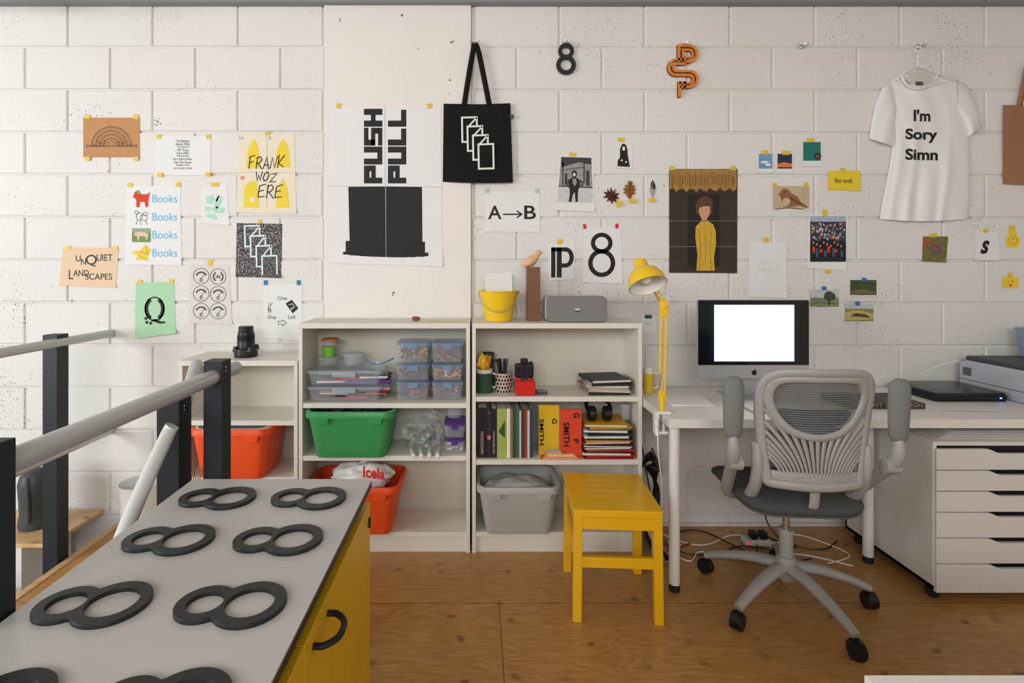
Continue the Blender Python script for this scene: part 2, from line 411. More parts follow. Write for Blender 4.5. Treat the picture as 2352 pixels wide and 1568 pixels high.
# list
o=paper('typed_list',357,313,484,403,PAPER,'white sheet with a centred typed list of studios','paper',[(365,314,11,10),(478,314,10,10),(367,401,13,9),(478,400,12,9)],curl=.001)
pc=[]
for i,(s,w_) in enumerate((('The Bauhaus',31),('Eames Office',33),('The Factory',28),('MIT Press',25),('Xerox PARC',29),('Kling Klang',27),('Büro Kippenberger',44),('Flat Time House',39),('Paisley Park',31),('Jon Cannon Studio',42))):
    pc.append(p_text(s,420-w_/2,320.5+i*7,420+w_/2,326.3+i*7))
A(o,pc,GREYI)
# frank
o=paper('handwritten_poster',545,306,680,490,CREAM,'cream folded poster with yellow huts and large black handwriting','poster',[(614,306,12,8)],poly=[(547,306),(676,306),(681,490),(543,488)])
o.data.materials[0]=M('poster cream',(232,223,202),.8)
for P in ([(566,386),(570,345),(577,327),(583,320),(589,327),(594,345),(598,386)],[(632,384),(636,345),(643,327),(650,320),(657,327),(663,345),(667,384)],
 [(559,478),(561,432),(568,421),(580,414),(590,421),(596,478)],[(633,478),(637,440),(643,421),(650,411),(656,421),(661,440),(665,478)]): A(o,[p_poly(P)],YEL,'printed_figure')
A(o,[p_line([(613,306),(613,489)],.8),p_line([(544,396),(680,396)],.8)],LGREY,'fold')
A(o,[p_rect(574,454,584,464)],PAPER,'printed_figure',1)
A(o,[p_text('N',550,313,558,321)],BLUEI,'lettering',1)
A(o,[p_text('E',617,313,624,321)],BLUEI,'lettering',1)
A(o,[p_text('W',552,404,562,413)],REDI,'lettering',1)
A(o,[p_text('S',617,402,623,410)],YEL,'lettering',1)
ST={'F':[[(.05,0),(-.05,1.05)],[(-.1,.02),(1,-.15)],[(0,.5),(.8,.38)]],'R':[[(.1,-.05),(-.05,1)],[(-.1,.05),(.6,-.05),(.95,.2),(.6,.45),(0,.55)],[(.25,.5),(1.1,1.05)]],'A':[[(-.1,1),(.5,-.05),(.95,1.05)],[(.15,.7),(.9,.6)]],
'N':[[(-.05,1.05),(.1,.05),(.8,.95),(1.05,-.1)]],'K':[[(.05,-.15),(0,1)],[(1.1,-.1),(.05,.6),(1.15,.95)]],'W':[[(0,0),(.2,1),(.5,.35),(.75,.95),(1.1,-.05)]],'O':[[(.6,0),(.15,.2),(.02,.65),(.35,1),(.85,.8),(1,.35),(.7,.02),(.45,.05)]],
'Z':[[(-.05,.1),(1.05,0),(.0,.95),(1.1,.9)]],'E':[[(1,-.05),(.05,.08),(0,.5),(.02,.98),(1.05,.9)],[(0,.52),(.8,.42)]]}
def hand(s,x,y,cw,h,w,gap=3):
    out=[]
    for ch in s:
        dy=R.uniform(-2,2);sl=R.uniform(1,5)
        for st in ST[ch]: out.append(p_line([(x+u*cw+(.5-v)*sl,y+dy+v*h) for u,v in st],w))
        x+=cw+gap
    return out
for wd in (hand('FRANK',573,360,12,26,2.0,4.5),hand('WOZ',588,396,12.5,21,2.0,4),hand('ERE',594,425,14.5,29,2.0,5)): A(o,wd,BLACK,'handwriting',2)
# books poster
o=paper('books_poster',288,427,416,608,PAPER,'white poster repeating a blue word beside four small pictures','poster',[(298,425,11,9),(409,424,11,10)],poly=[(290,427),(414,427),(417,609),(287,608)])
for i in range(4): A(o,[p_text('Books',350,447+i*41.5,407,465+i*41.5)],BLUEI)
A(o,[p_poly([(305,452),(310,440),(320,437),(324,446),(338,446),(345,441),(341,455),(340,475),(334,475),(332,464),(322,463),(320,476),(313,475),(313,458)])],REDI,'printed_figure')
A(o,[p_poly([(313,437),(320,437),(323,445),(316,446)])],M('green spot',(90,170,80)),'printed_figure',1)
A(o,[p_ring(320,497,7,1,ry=9),p_ring(330,500,8,1,ry=7),p_ring(314,488,4,1),p_line([(322,508),(324,517)],1),p_line([(334,506),(338,516)],1),p_line([(316,505),(312,515)],1),p_ring(334,491,5,1,ry=4)],GREYI,'printed_figure')
A(o,[p_rect(303,524,346,556)],M('field photo',(120,150,90),.7,var=.3,scale=60),'printed_figure')
A(o,[p_rect(303,524,346,534)],M('photo treeline',(150,170,150),.7,var=.3,scale=60),'printed_figure',.5)
A(o,[p_poly([(308,536),(316,532),(330,533),(340,536),(341,545),(338,546),(338,551),(335,551),(334,543),(320,542),(319,551),(316,551),(315,541),(309,541)])],M('horse photo',(226,196,170),.7),'printed_figure',1)
A(o,[p_poly([(301,580),(312,575),(320,577),(334,562),(348,573),(340,584),(341,600),(320,597),(310,596),(318,586)])],M('origami yellow',(232,206,70),.7),'printed_figure')
A(o,[p_line([(320,577),(340,584),(334,562)],.7),p_line([(318,586),(341,600)],.7)],GREYI,'printed_figure',1)
# mint abstract
o=paper('abstract_print',463,428,525,517,PAPER,'small white sheet with torn mint green shapes','print',[(493,424,16,10)],poly=[(464,428),(521,429),(527,517),(462,513)])
for P in ([(472,452),(490,447),(492,460),(484,470),(474,466)],[(490,470),(502,448),(512,452),(508,466),(498,480)],[(480,478),(500,474),(517,478),(512,490),(494,488)],[(486,490),(496,494),(499,505),(483,502),(470,494)],[(470,476),(480,474),(480,488),(472,486)],[(494,458),(500,446),(504,450),(498,464)]):
    A(o,[p_poly(P)],M('mint ink',(176,220,203),.7,var=.1),'printed_figure')
# unquiet
o=paper('lettered_card',137,567,272,660,CREAM,'peach cream card with scattered dark capital lettering','card',[(156,569,10,9),(265,569,10,9)],poly=[(145,567),(273,569),(266,660),(135,656)])
for s in (('U',174,586,185,600),('N',186,594,197,608),('Q',197,585,222,612),('UIET',222,584,258,599),('L',158,620,168,641),('AND',168,620,204,634),('SCAPES',196,628,257,642)): A(o,[p_text(*s)],BLACK)
# Q green
o=paper('green_letter_poster',310,647,403,778,MINT,'pale green paper with a large black serif letter','poster',[(321,647,11,10),(394,646,10,10)],poly=[(312,648),(400,647),(404,765),(309,778)],curl=.008)
A(o,[p_arc(355,709,19,24,-62,62,8.5,16),p_arc(355,709,19,24,118,242,8.5,16),p_arc(355,709,21,26.5,0,360,3,40),p_poly([(344,738),(356,732),(370,738),(380,738),(379,742),(366,743),(352,738)])],BLACK)
A(o,[p_ell(335,731,3.4),p_ell(337,740,3.4),p_ell(346,742,3.2)],BLACK,'lettering',1)
# dials
o=paper('dial_poster',434,605,530,745,PAPER2,'off-white poster showing six round meter dials','poster',[(482,603,11,14)],poly=[(440,607),(527,608),(533,745),(431,742)])
for i,(cx,cy) in enumerate(((462,634),(501,635),(462,674),(501,675),(462,714),(501,714))):
    pc=[p_ring(cx,cy,18,1.2),p_arc(cx,cy+2,12,11,200,340,3.5,10),p_line([(cx-2,cy+9),(cx+8,cy-6)],1),p_ring(cx,cy+8,3,1,n=10),p_text('VOLTS',cx-5,cy+11,cx+5,cy+14)]
    if i==1: pc=[p_ring(cx,cy,18,1.2),p_arc(cx,cy,11,11,120,240,3,10),p_arc(cx,cy,11,11,-60,60,3,10),p_line([(cx-9,cy-4),(cx+9,cy+5)],1),p_line([(cx+9,cy-4),(cx-9,cy+5)],1),p_ring(cx,cy,3,1,n=10)]
    A(o,pc,GREYI,'printed_figure')
# frames artwork
def framesart(par,x,y,dx,dy,w_,h_,lw,ink,fill,d0,n=4):
    for i in range(n):
        a=x+i*dx;b=y+i*dy
        Q=[(a,b),(a+w_,b-1),(a+w_+1,b+h_),(a+1,b+h_+1)]
        dd=d0-.0006*i
        prt('printed_fill',par,[p_poly(Q)],fill,dd)  # frame filled in the background material, covering the frame behind it
        ps=[p_line(Q,lw,True)]
        if i<n-1: ps+=[p_line([(a+w_,b),(a+dx+2,b+dy)],lw*.9)]
        prt('printed_figure',par,ps,ink,dd-.0002)
STAR=bpy.data.materials.new('speckled night print');STAR.use_nodes=True
n=STAR.node_tree.nodes;l=STAR.node_tree.links;tc=n.new('ShaderNodeTexCoord');vo=n.new('ShaderNodeTexNoise');vo.inputs['Scale'].default_value=260;vo.inputs['Detail'].default_value=1
cr=n.new('ShaderNodeValToRGB');cr.color_ramp.elements[0].position=.57;cr.color_ramp.elements[0].color=lin((42,36,40));cr.color_ramp.elements[1].position=.66;cr.color_ramp.elements[1].color=lin((220,210,215))
l.new(tc.outputs['Object'],vo.inputs['Vector']);l.new(vo.outputs['Fac'],cr.inputs['Fac']);l.new(cr.outputs['Color'],n['Principled BSDF'].inputs['Base Color'])
o=paper('starry_poster',541,510,648,638,STAR,'dark speckled poster with overlapping pale outlined frames','poster',[(596,509,10,9)],poly=[(544,512),(648,514),(645,638),(541,635)],curl=.006)
framesart(o,562,519,13.2,23,34,46,3.6,M('iridescent ink',(214,236,234),.4),STAR,DP-.0008)
# one day left
o=paper('cycle_note',603,650,695,780,PAPER,'white sheet with three words joined by curved arrows','paper',[(610,649,9,11,BTAPE),(686,649,9,11,BTAPE)],poly=[(606,652),(694,652),(693,781),(601,775)])
for s in (('One',638,680,659,689),('Day',616,724,635,734),('Left',662,723,679,732)): A(o,[p_text(*s)],GREYI)
A(o,[p_arc(640,708,20,18,150,225,1.2,12),p_arc(640,708,24,22,150,215,1.2,12),p_line([(618,716),(617,709),(625,714)],1.2),p_line([(638,738),(650,737),(650,734),(658,741),(649,748),(649,744),(640,745)],1.2,True)],GREYI,'printed_arrow')
A(o,[p_poly([(656,697),(670,688),(685,708),(672,719)])],BLACK,'printed_figure',1)
A(o,[p_line([(663,700),(672,697),(676,706),(667,708)],1.5),p_line([(668,712),(678,704)],1.5)],PAPER,'printed_figure',2)
# PUSH PULL
o=paper('push_pull_poster',757,242,1018,610,PAPER,'large white folded poster reading push pull above a black shape','poster',[(778,243,11,12),(987,243,11,12)],d=DPI,poly=[(757,242),(1012,243),(1017,612),(755,604)])
A(o,[p_line([(884,243),(886,610)],1)],LGREY,'fold',0,DPI);A(o,[p_line([(757,427),(1016,430)],1)],LGREY,'fold',0,DPI)
def slab(word,x0,x1,yb,lh,sw):
    W={'P':[(0,0,.32,1),(.32,.70,1,1),(.68,.36,1,.71),(.32,.36,.69,.60)],'U':[(0,0,.33,1),(.67,0,1,1),(.32,0,.68,.27)],
       'S':[(0,.76,1,1),(0,.40,.33,.77),(0,.385,1,.61),(.67,.2,1,.40),(0,0,1,.23)],'H':[(0,0,.34,1),(.66,0,1,1),(.33,.37,.67,.62)],'L':[(0,0,.34,1),(.33,0,.95,.28)]}
    out=[];u0=yb
    for ch in word:
        out.append([p_rect(x0+(x1-x0)*(1-b),u0-lh*c,x0+(x1-x0)*(1-d),u0-lh*a) for a,d,c,b in [(q[0],q[1],q[2],q[3]) for q in W[ch]]])
        u0-=lh+sw
    return out
for wd,xa,xb in (('PUSH',836,878),('PULL',891,933)):
    for L in slab(wd,xa,xb,421,41,2.4):
        A(o,L,BLACK,'lettering',0,DPI)
MBP=M('matt black print',(22,22,23),.65,var=.25,scale=4)
A(o,[p_poly([(800,429),(884.6,428),(886,604),(788,604),(788,578),(794,578),(794,553),(803,553)])],MBP,'printed_figure',1,DPI)
A(o,[p_poly([(886.4,428),(969,429),(970,555),(976,555),(976,580),(984,580),(984,604),(887,604)])],MBP,'printed_figure',1,DPI)
# A->B
o=paper('letter_sheet',1113,439,1240,533,PAPER,'white sheet with black letters joined by an arrow','paper',[(1119,438,9,11,M('pale tape',(180,192,196),.5)),(1234,438,9,11,M('pale tape'))],poly=[(1115,441),(1240,438),(1240,533),(1111,532)])
A(o,[p_text('A',1121,472,1152,503,bold=.012)],BLACK);A(o,[p_text('B',1204,472,1231,503,bold=.012)],BLACK);A(o,[p_line([(1155,492),(1196,492)],3),p_line([(1187,484),(1198,492),(1187,500)],3)],BLACK,'printed_arrow')
# street photo
BWP=M('grey street photo',(150,150,150),.5,var=.55,scale=70)
o=paper('street_photograph',1275,355,1365,487,PAPER,'black and white photograph of a person standing in a street','photograph',[(1315,355,16,9)],poly=[(1285,355),(1363,357),(1366,486),(1275,483)],curl=.006)
A(o,[p_poly([(1289,360),(1358,362),(1361,432),(1283,428)])],BWP,'printed_scene')
A(o,[p_poly([(1283,426),(1361,430),(1362,466),(1280,464)])],M('grey paving photo',(200,200,200),.5,var=.2,scale=50),'printed_scene')
A(o,[p_poly([(1289,361),(1358,363),(1358,378),(1330,372),(1290,384)]),p_rect(1291,372,1294,424),p_rect(1340,372,1343,420),p_line([(1294,390),(1340,384)],1.5),p_rect(1346,392,1354,426),p_rect(1297,398,1303,424)],M('photo dark grey',(60,60,62)),'printed_structure',1)
A(o,[p_poly([(1313,401),(1314,394),(1319,391),(1325,394),(1325,402),(1322,408),(1328,410),(1333,419),(1331,430),(1328,436),(1327,450),(1327,463),(1322,464),(1320,440),(1316,446),(1312,464),(1306,463),(1309,445),(1308,430),(1305,420),(1308,411),(1315,408)])],BLACK,'printed_figure',2)
A(o,[p_line([(1331,413),(1339,420),(1334,430)],3.4),p_line([(1307,413),(1301,422),(1308,431)],3.4)],M('photo dark grey'),'printed_figure',2)
A(o,[p_ell(1319,401,3.4,4.6)],PAPER2,'printed_figure',3);A(o,[p_poly([(1315,410),(1323,410),(1325,420),(1320,428),(1315,420)])],M('photo mid grey',(150,150,150)),'printed_figure',3)
# small portrait
o=paper('portrait_photograph',1412,322,1452,387,PAPER,'small black and white portrait with long dark hair','photograph',[(1427,321,16,9)],poly=[(1413,322),(1453,324),(1452,388),(1410,385)])
A(o,[p_poly([(1424,362),(1424,342),(1428,332),(1433,329),(1438,333),(1441,343),(1442,358),(1447,384),(1418,384),(1419,368)])],BLACK,'printed_figure')
A(o,[p_ell(1432.5,341,3.6,5.2),p_ell(1428,368,3,2),p_ell(1438,372,2.5,2)],PAPER2,'printed_figure',1)
# leaves, feather
def leaf(cx,cy,pts,mat,lab,stem,tape):
    P=bez([Vector((cx+a,cy+b,0)) for a,b in pts],4,True);n_=len(P)
    V=[wp(cx,cy,DP-.010)]+[wp(p.x,p.y,DP-.001-.005*abs(math.sin(i*.9))) for i,p in enumerate(P)]
    Fc=[(0,i+1,(i+1)%n_+1) for i in range(n_)]
    o=add('dried_leaf',(V,Fc),mat,label=lab,cat='leaf',group='dried leaves taped to the wall',solid=.0008)
    add('leaf_stem',gtube([wp(a,b,DP-.0115) for a,b in stem],.0011,6),M('leaf stem brown',(70,44,26),.7),o)
    prt('tape',o,[p_rect(*tape)],YTAPE,DP-.013)
leaf(1405,449,[(-2,-19),(3,-8),(9,-16),(8,-5),(17,-6),(12,1),(17,8),(9,7),(12,16),(4,12),(0,19),(-4,10),(-11,14),(-9,5),(-20,5),(-13,-1),(-19,-9),(-10,-7),(-10,-15),(-4,-8)],M('dark red leaf',(92,50,38),.7,var=.3),'dark red jagged dried leaf taped to the wall',[(1393,440),(1405,450),(1422,468)],(1416,461,1428,474))
leaf(1446,436,[(2,-21),(7,-16),(5,-11),(12,-10),(11,-4),(15,0),(10,3),(13,10),(6,10),(5,17),(0,21),(-4,16),(-8,12),(-7,7),(-14,8),(-11,2),(-15,-3),(-9,-5),(-11,-11),(-4,-12),(-4,-18)],M('oak leaf brown',(156,104,44),.7,var=.3),'golden brown lobed oak leaf taped to wall',[(1449,418),(1446,436),(1447,466)],(1446,456,1460,466))
o=add('feather',(lambda P:([wp(x,y,DP-.002) for x,y in P],[tuple(range(len(P)))]))([(1499,413),(1505,425),(1505,440),(1500,454),(1495,448),(1493,434),(1495,420)]),M('grey feather',(168,160,156),.8,var=.4,scale=90),label='small grey and dark feather taped upright',cat='feather',solid=.0008)
prt('feather_tip',o,[p_poly([(1499,413),(1505,425),(1505,434),(1497,434),(1495,422)])],BLACK,DP-.0035)
add('quill',gtube([wp(1499,418,DP-.004),wp(1498,462,DP-.004)],.0008,6),PAPER,o)
prt('tape',o,[p_rect(1491,454,1505,464)],YTAPE,DP-.006)
# man poster
o=paper('portrait_poster',1537,388,1693,627,M('dark brown photo',(56,46,36),.6,var=.6,scale=18),'folded poster of a person in yellow under a thatched roof','poster',[(1543,386,11,9),(1684,386,11,9)],poly=[(1537,388),(1694,388),(1693,627),(1537,626)])
for i in range(9): A(o,[p_line([(1541+i*5,446),(1541+i*5+R.uniform(-1,1),622)],.7)],M('plank highlight',(92,72,50),.7,var=.4,scale=60),'printed_plank',.3)
for i in range(7): A(o,[p_line([(1656+i*5,446),(1656+i*5+R.uniform(-1,1),622)],.7)],M('plank highlight'),'printed_plank',.3)
A(o,[p_poly([(1538,389),(1692,389),(1692,432)]+[(1692-i*7.7,436+5*math.sin(i*2.2)) for i in range(1,20)]+[(1538,435)])],STRAW,'printed_figure')
A(o,[p_line([(x,391+R.uniform(0,14)),(x+R.uniform(-3,3),420+R.uniform(0,24))],.8) for x in [1540+i*2.6 for i in range(58)]],M('dark straw',(112,80,40)),'printed_straw',1)
A(o,[p_rect(1580,446,1652,626)],M('doorway print',(26,22,19),.6),'printed_figure',.6)
A(o,[p_poly([(1599,490),(1597,472),(1603,457),(1614,450),(1624,450),(1634,457),(1638,470),(1636,490),(1628,496),(1608,496)])],M('hair print',(96,66,42),.7,var=.3,scale=90),'printed_hair',1)
A(o,[p_poly([(1606,474),(1618,470),(1630,474),(1631,486),(1628,496),(1623,503),(1618,505),(1612,503),(1608,496),(1605,486)])],M('face print',(206,158,124),.6,var=.08),'printed_face',2)
A(o,[p_poly([(1612,500),(1624,500),(1626,514),(1610,514)])],M('neck print',(178,130,98),.6),'printed_neck',1.7)
A(o,[p_poly([(1602,480),(1605,465),(1618,458),(1632,465),(1635,480),(1630,474),(1618,473),(1606,477)])],M('hair print'),'printed_hair',3)
A(o,[p_ell(1612.8,484,1.3,.7),p_ell(1623.2,484,1.3,.7)],M('eye print',(80,52,36)),'printed_eye',3)
A(o,[p_line([(1614.5,497),(1618,498),(1621.5,497)],.6)],M('lip print',(176,104,84)),'printed_mouth',3)
A(o,[p_poly([(1610,508),(1618,511),(1627,508),(1638,515),(1644,530),(1645,560),(1640,590),(1642,626),(1599,626),(1602,585),(1597,545),(1598,520)])],M('yellow jersey print',(206,168,50),.6,var=.3,scale=30),'printed_figure',3)
A(o,[p_line([(1606,530),(1609,570),(1606,620)],1.2),p_line([(1634,528),(1631,570),(1634,622)],1.2),p_line([(1619,540),(1621,600)],.8)],M('jersey fold',(150,116,26)),'printed_fold',3.6)
A(o,[p_line([(1537,507),(1693,507)],.8),p_line([(1615,389),(1615,440)],.8),p_line([(1537,566),(1693,566)],.8)],TANP,'fold',4)
# small photos
def photo(nm,x0,y0,x1,y1,m,lab,tapes,border=3,bb=None,**k):
    o=paper(nm,x0,y0,x1,y1,PAPER,lab,'photograph',tapes,**k)
    bb=border if bb is None else bb
    A(o,[p_rect(x0+border,y0+border,x1-border,y1-bb)],m,'printed_scene');return o
o=photo('instant_photograph',1741,351,1776,397,SKYB,'instant photograph of pale clouds taped to the wall',[(1757,350,16,9)],2,10)
A(o,[p_ell(1756,372,9,3),p_ell(1764,378,7,3)],PAPER,'printed_figure',1)
o=photo('instant_photograph',1784,351,1821,397,DUSK,'instant photograph of a dusk sky taped to the wall',[(1805,351,18,9)],2,10)
A(o,[p_poly([(1786,376),(1800,372),(1819,376),(1819,384),(1786,384)])],ORNI,'printed_figure',1)
o=photo('instant_photograph',1843,324,1887,382,TEAL,'instant photograph of a teal abstract scene',[(1862,322,17,9)],2,13)
A(o,[p_ell(1878,358,8)],M('dark teal print',(20,60,60)),'printed_figure',1);A(o,[p_ell(1878,359,3)],REDI,'printed_figure',2)
o=paper('text_card',1901,391,1978,437,M('yellow card',(228,206,58),.7),'yellow card printed with two small words','card',[(1936,390,11,9)],poly=[(1902,393),(1977,391),(1978,438),(1902,436)])
A(o,[p_text('flint tools',1917,409,1958,420)],BLACK)
o=photo('bird_picture',1774,426,1860,484,M('pale branch photo',(196,178,150),.6,var=.15,scale=20),'picture of a small brown bird on a branch',[(1780,425,10,8),(1851,424,9,9)],1,1)
A(o,[p_poly([(1786,447),(1792,443),(1795,436),(1803,432),(1811,436),(1818,444),(1832,452),(1840,464),(1856,474),(1852,478),(1836,472),(1822,474),(1806,474),(1797,466),(1793,454),(1792,449)])],M('bird brown',(146,104,66),.7,var=.3,scale=80),'printed_figure',1)
A(o,[p_ell(1806,463,9,9)],M('bird breast',(200,180,146),.7),'printed_figure',2);A(o,[p_ell(1802,440,1.4)],BLACK,'printed_figure',2)
A(o,[p_line([(1814,454),(1828,462),(1842,470)],3)],M('bird wing',(98,70,46),.7,var=.4,scale=120),'printed_wing',2)
A(o,[p_line([(1776,482),(1810,476),(1858,483)],3)],M('branch grey',(130,116,100)),'printed_branch',2)
o=photo('crowd_photograph',1857,492,1947,620,M('crowd photo',(58,62,82),.6,var=.6,scale=60),'bordered photograph of people standing before a wall of prints',[(1895,490,11,17)],4,19,poly=[(1857,492),(1948,492),(1945,621),(1853,616)])
pc={};cols=[M('photo white',(220,222,226)),REDI,M('photo navy',(40,52,92)),M('photo tan',(190,150,110)),M('photo grey',(120,124,130)),ORNI]
for i in range(110):
    x=R.uniform(1863,1938);y=R.uniform(510,548);pc.setdefault(R.choice([0,0,0,1,2,4,3]),[]).append(p_rect(x,y,x+R.uniform(2,5),y+R.uniform(3,5)))
for k2,v in pc.items(): A(o,v,cols[k2],'printed_scene',1+k2*.3)
A(o,[p_poly([(1861,600),(1861,556),(1870,550),(1880,555),(1890,549),(1901,554),(1912,550),(1922,556),(1934,552),(1943,560),(1943,600)])],M('photo black',(22,22,28)),'printed_scene',3)
A(o,[p_ell(1868+i*8,557+(i%3)*4,2.2,3) for i in range(9)],SKIN,'printed_scene',4)
for i in range(4):
    A(o,[p_rect(1866+i*17,566+(i%2)*6,1872+i*17,580)],REDI,'printed_scene',4)
    A(o,[p_rect(1874+i*19,570+(i%2)*5,1879+i*19,590)],M('photo denim',(70,90,130)),'printed_scene',4)
A(o,[p_rect(1861,496,1943,509)],M('photo pale',(170,184,200),.6,var=.3),'printed_scene',2)
o=paper('pencil_drawing',1720,553,1808,685,PAPER,'white sheet with a very faint pencil drawing','drawing',[(1760,551,12,11)],poly=[(1722,555),(1806,556),(1808,685),(1718,681)])
A(o,[p_ring(1765,612,22,.7,ry=14),p_line([(1735,622),(1750,616),(1790,628),(1800,622)],.7),p_ring(1760,610,9,.6)],M('faint pencil',(205,203,198),.8),'drawing_line')
o=paper('abstract_painting',2118,541,2176,602,M('olive painting',(120,112,66),.7,var=.5,scale=35),'small abstract painting in olive, red and purple','painting',[(2144,540,17,9)],poly=[(2120,543),(2178,543),(2173,603),(2118,600)])
A(o,[p_poly([(2122,545),(2138,548),(2130,566),(2121,572)])],M('rust paint',(170,90,60),.7,var=.3),'printed_figure')
A(o,[p_ell(2150,572,13,11)],M('mauve paint',(112,88,104),.7,var=.3),'printed_figure',1);A(o,[p_ell(2149,572,4.5,4)],M('rust paint'),'printed_figure',2)
o=paper('letter_card',2240,532,2295,598,PAPER,'white card with one bold italic letter','card',[(2264,530,10,9)],poly=[(2240,534),(2293,531),(2295,598),(2238,597)])
A(o,[p_text('s',2252,552,2273,583,bold=.03,shear=.35)],BLACK)
o=add('pear_drawing',(lambda P:([wp(q.x,q.y,DP) for q in P],[tuple(range(len(P)))]))(bez([Vector(q) for q in ((2318,524,0),(2332,524,0),(2335,538,0),(2343,553,0),(2338,567,0),(2326,570,0),(2313,565,0),(2310,552,0),(2316,538,0))],4,True)),YEL,label='yellow rounded paper cutout with pen lines',cat='drawing')
prt('tape',o,[p_rect(2319,518,2331,527)],YTAPE,DP-.001)
A(o,[p_ring(2327,552,9,1),p_ell(2327,549,2)],M('dark yellow ink',(180,140,20)),'drawing_line')
o=paper('face_card',2303,634,2340,662,YEL,'small yellow card with a simple drawn face','card',[(2321,631,10,10)],poly=[(2303,636),(2339,637),(2340,661),(2302,661)])
A(o,[p_ring(2316,646,2,1,n=8),p_ring(2326,646,2,1,n=8),p_rect(2318,652,2325,658)],M('orange pen',(225,110,50)),'drawing_line')
LS=M('green landscape',(132,144,98),.7,var=.45,scale=55);LS2=M('dark foliage landscape',(72,82,52),.7,var=.7,scale=70);SKYP=M('landscape sky',(190,198,198),.7,var=.2,scale=30)
o=photo('landscape_postcard',1861,665,1926,708,LS,'landscape postcard with a dark tree and fields',[(1893,662,10,9,BTAPE)],0,0)
A(o,[p_rect(1861,665,1926,684)],SKYP,'printed_scene',1);A(o,[p_poly([(1861,686),(1872,682),(1890,685),(1900,683),(1926,686),(1926,690),(1861,691)])],M('blue hills',(110,130,130)),'printed_scene',1.5)
A(o,[p_poly([(1892,684),(1894,674),(1901,668),(1910,670),(1917,675),(1920,684),(1912,690),(1900,690)]),p_rect(1903,688,1906,702)],LS2,'printed_tree',2)
A(o,[p_line([(1861,700),(1880,694),(1926,698)],1.5)],LS2,'printed_hedge',2)
o=photo('landscape_postcard',1953,643,2013,680,LS2,'dark woodland postcard taped to the wall',[(1985,642,10,9,BTAPE)],0,0)
A(o,[p_poly([(1955,668),(1985,664),(2011,670),(2011,675),(1955,676)])],M('mossy bank',(112,110,64),.7,var=.4,scale=80),'printed_scene',1)
o=photo('landscape_postcard',1941,698,2006,741,LS,'landscape postcard of rolling yellow fields',[(1970,697,10,10,BTAPE)],0,0)
A(o,[p_rect(1941,698,2006,709)],SKYP,'printed_scene',1);A(o,[p_poly([(1941,718),(1960,712),(1985,714),(2006,722),(2006,732),(1970,736),(1941,735)])],M('field yellow',(196,176,108),.7,var=.3,scale=60),'printed_scene',1)
A(o,[p_poly([(1952,726),(1965,719),(1990,722),(2000,730),(1975,727)])],LS2,'printed_scene',2)
prt('masking_tape',None,[p_rect(1896,616,1908,628)],YTAPE,DP,label='small piece of yellow tape stuck on wall',cat='tape',solid=.0006)
# P logo, 8 posters
o=paper('monogram_cutout',1257,556,1323,646,PAPER,'white cut-out paper with a black double-stroke monogram','paper',[(1286,555,11,12)],poly=[(1257,558),(1322,557),(1318,640),(1260,646)])
A(o,[p_rect(1266,568,1275.5,637),p_rect(1279,568,1290,637),p_rect(1266,568,1300,577.5),p_arc(1299,591,14,18.5,-90,90,9.5,18),p_rect(1289.8,604.7,1299.5,614.2)],BLACK)
o=paper('figure_eight_poster',1340,520,1430,650,PAPER,'white sheet with a large bold black figure eight','poster',[(1343,520,7,11,RTAPE),(1417,519,7,11,RTAPE)],poly=[(1341,522),(1426,520),(1430,651),(1337,648)])
A(o,[p_ring(1382,558,20,9.5,ry=19),p_ring(1382,604,26,10,ry=27)],BLACK)
o=paper('small_note',1475,724,1507,766,PAPER,'small faint note hanging from dark green tape','paper',[(1489,727,16,8,M('dark green tape',(20,90,80)))],curl=.001)
A(o,[p_text('repeat it',1477,740,1501,747)],LGREY)
# ================= WALL OBJECTS
def hook(px,py,lab='small chrome wall hook with adhesive base'):
    t=T('wall_hook',wp(px,py,DW-.004),lab,'hook')
    add('hook_plate',gell(wp(px,py,DW-.003),.008,.004,.012,12),CHROME,t,smooth=True)
    p=wp(px,py,DW);add('hook_arm',gtube(bez([p+Vector((0,-.004,0)),p+Vector((0,-.028,-.008)),p+Vector((0,-.034,.008))],5),.0025,8),CHROME,t,smooth=True)
    for s in(-1,1): add('hook_arm',gtube([p+Vector((0,-.006,0)),p+Vector((s*.018,-.02,-.003)),p+Vector((s*.026,-.024,.006))],.002,6),CHROME,t,smooth=True)
for a,b in ((1840,107),(2110,107)): hook(a,b)
for a,b in ((1300,101),(1572,104)): hook(a,b,'small chrome hook holding a hanging letterform')
FAB=M('black cotton',(16,16,18),.95,var=.1,scale=300,bump=.3)
def ribbon(par,nm,pts,w_,mat,nrm=(0,-1,0)):
    pts=bez(pts,5);nr=Vector(nrm);V=[];Fc=[]
    for i,p in enumerate(pts):
        t=(pts[min(i+1,len(pts)-1)]-pts[max(i-1,0)]).normalized();s=t.cross(nr).normalized()*w_/2
        V+=[p-s,p+s]
    for i in range(len(pts)-1): Fc.append((2*i,2*i+1,2*i+3,2*i+2))
    return add(nm,(V,Fc),mat,par,solid=.003,smooth=True)
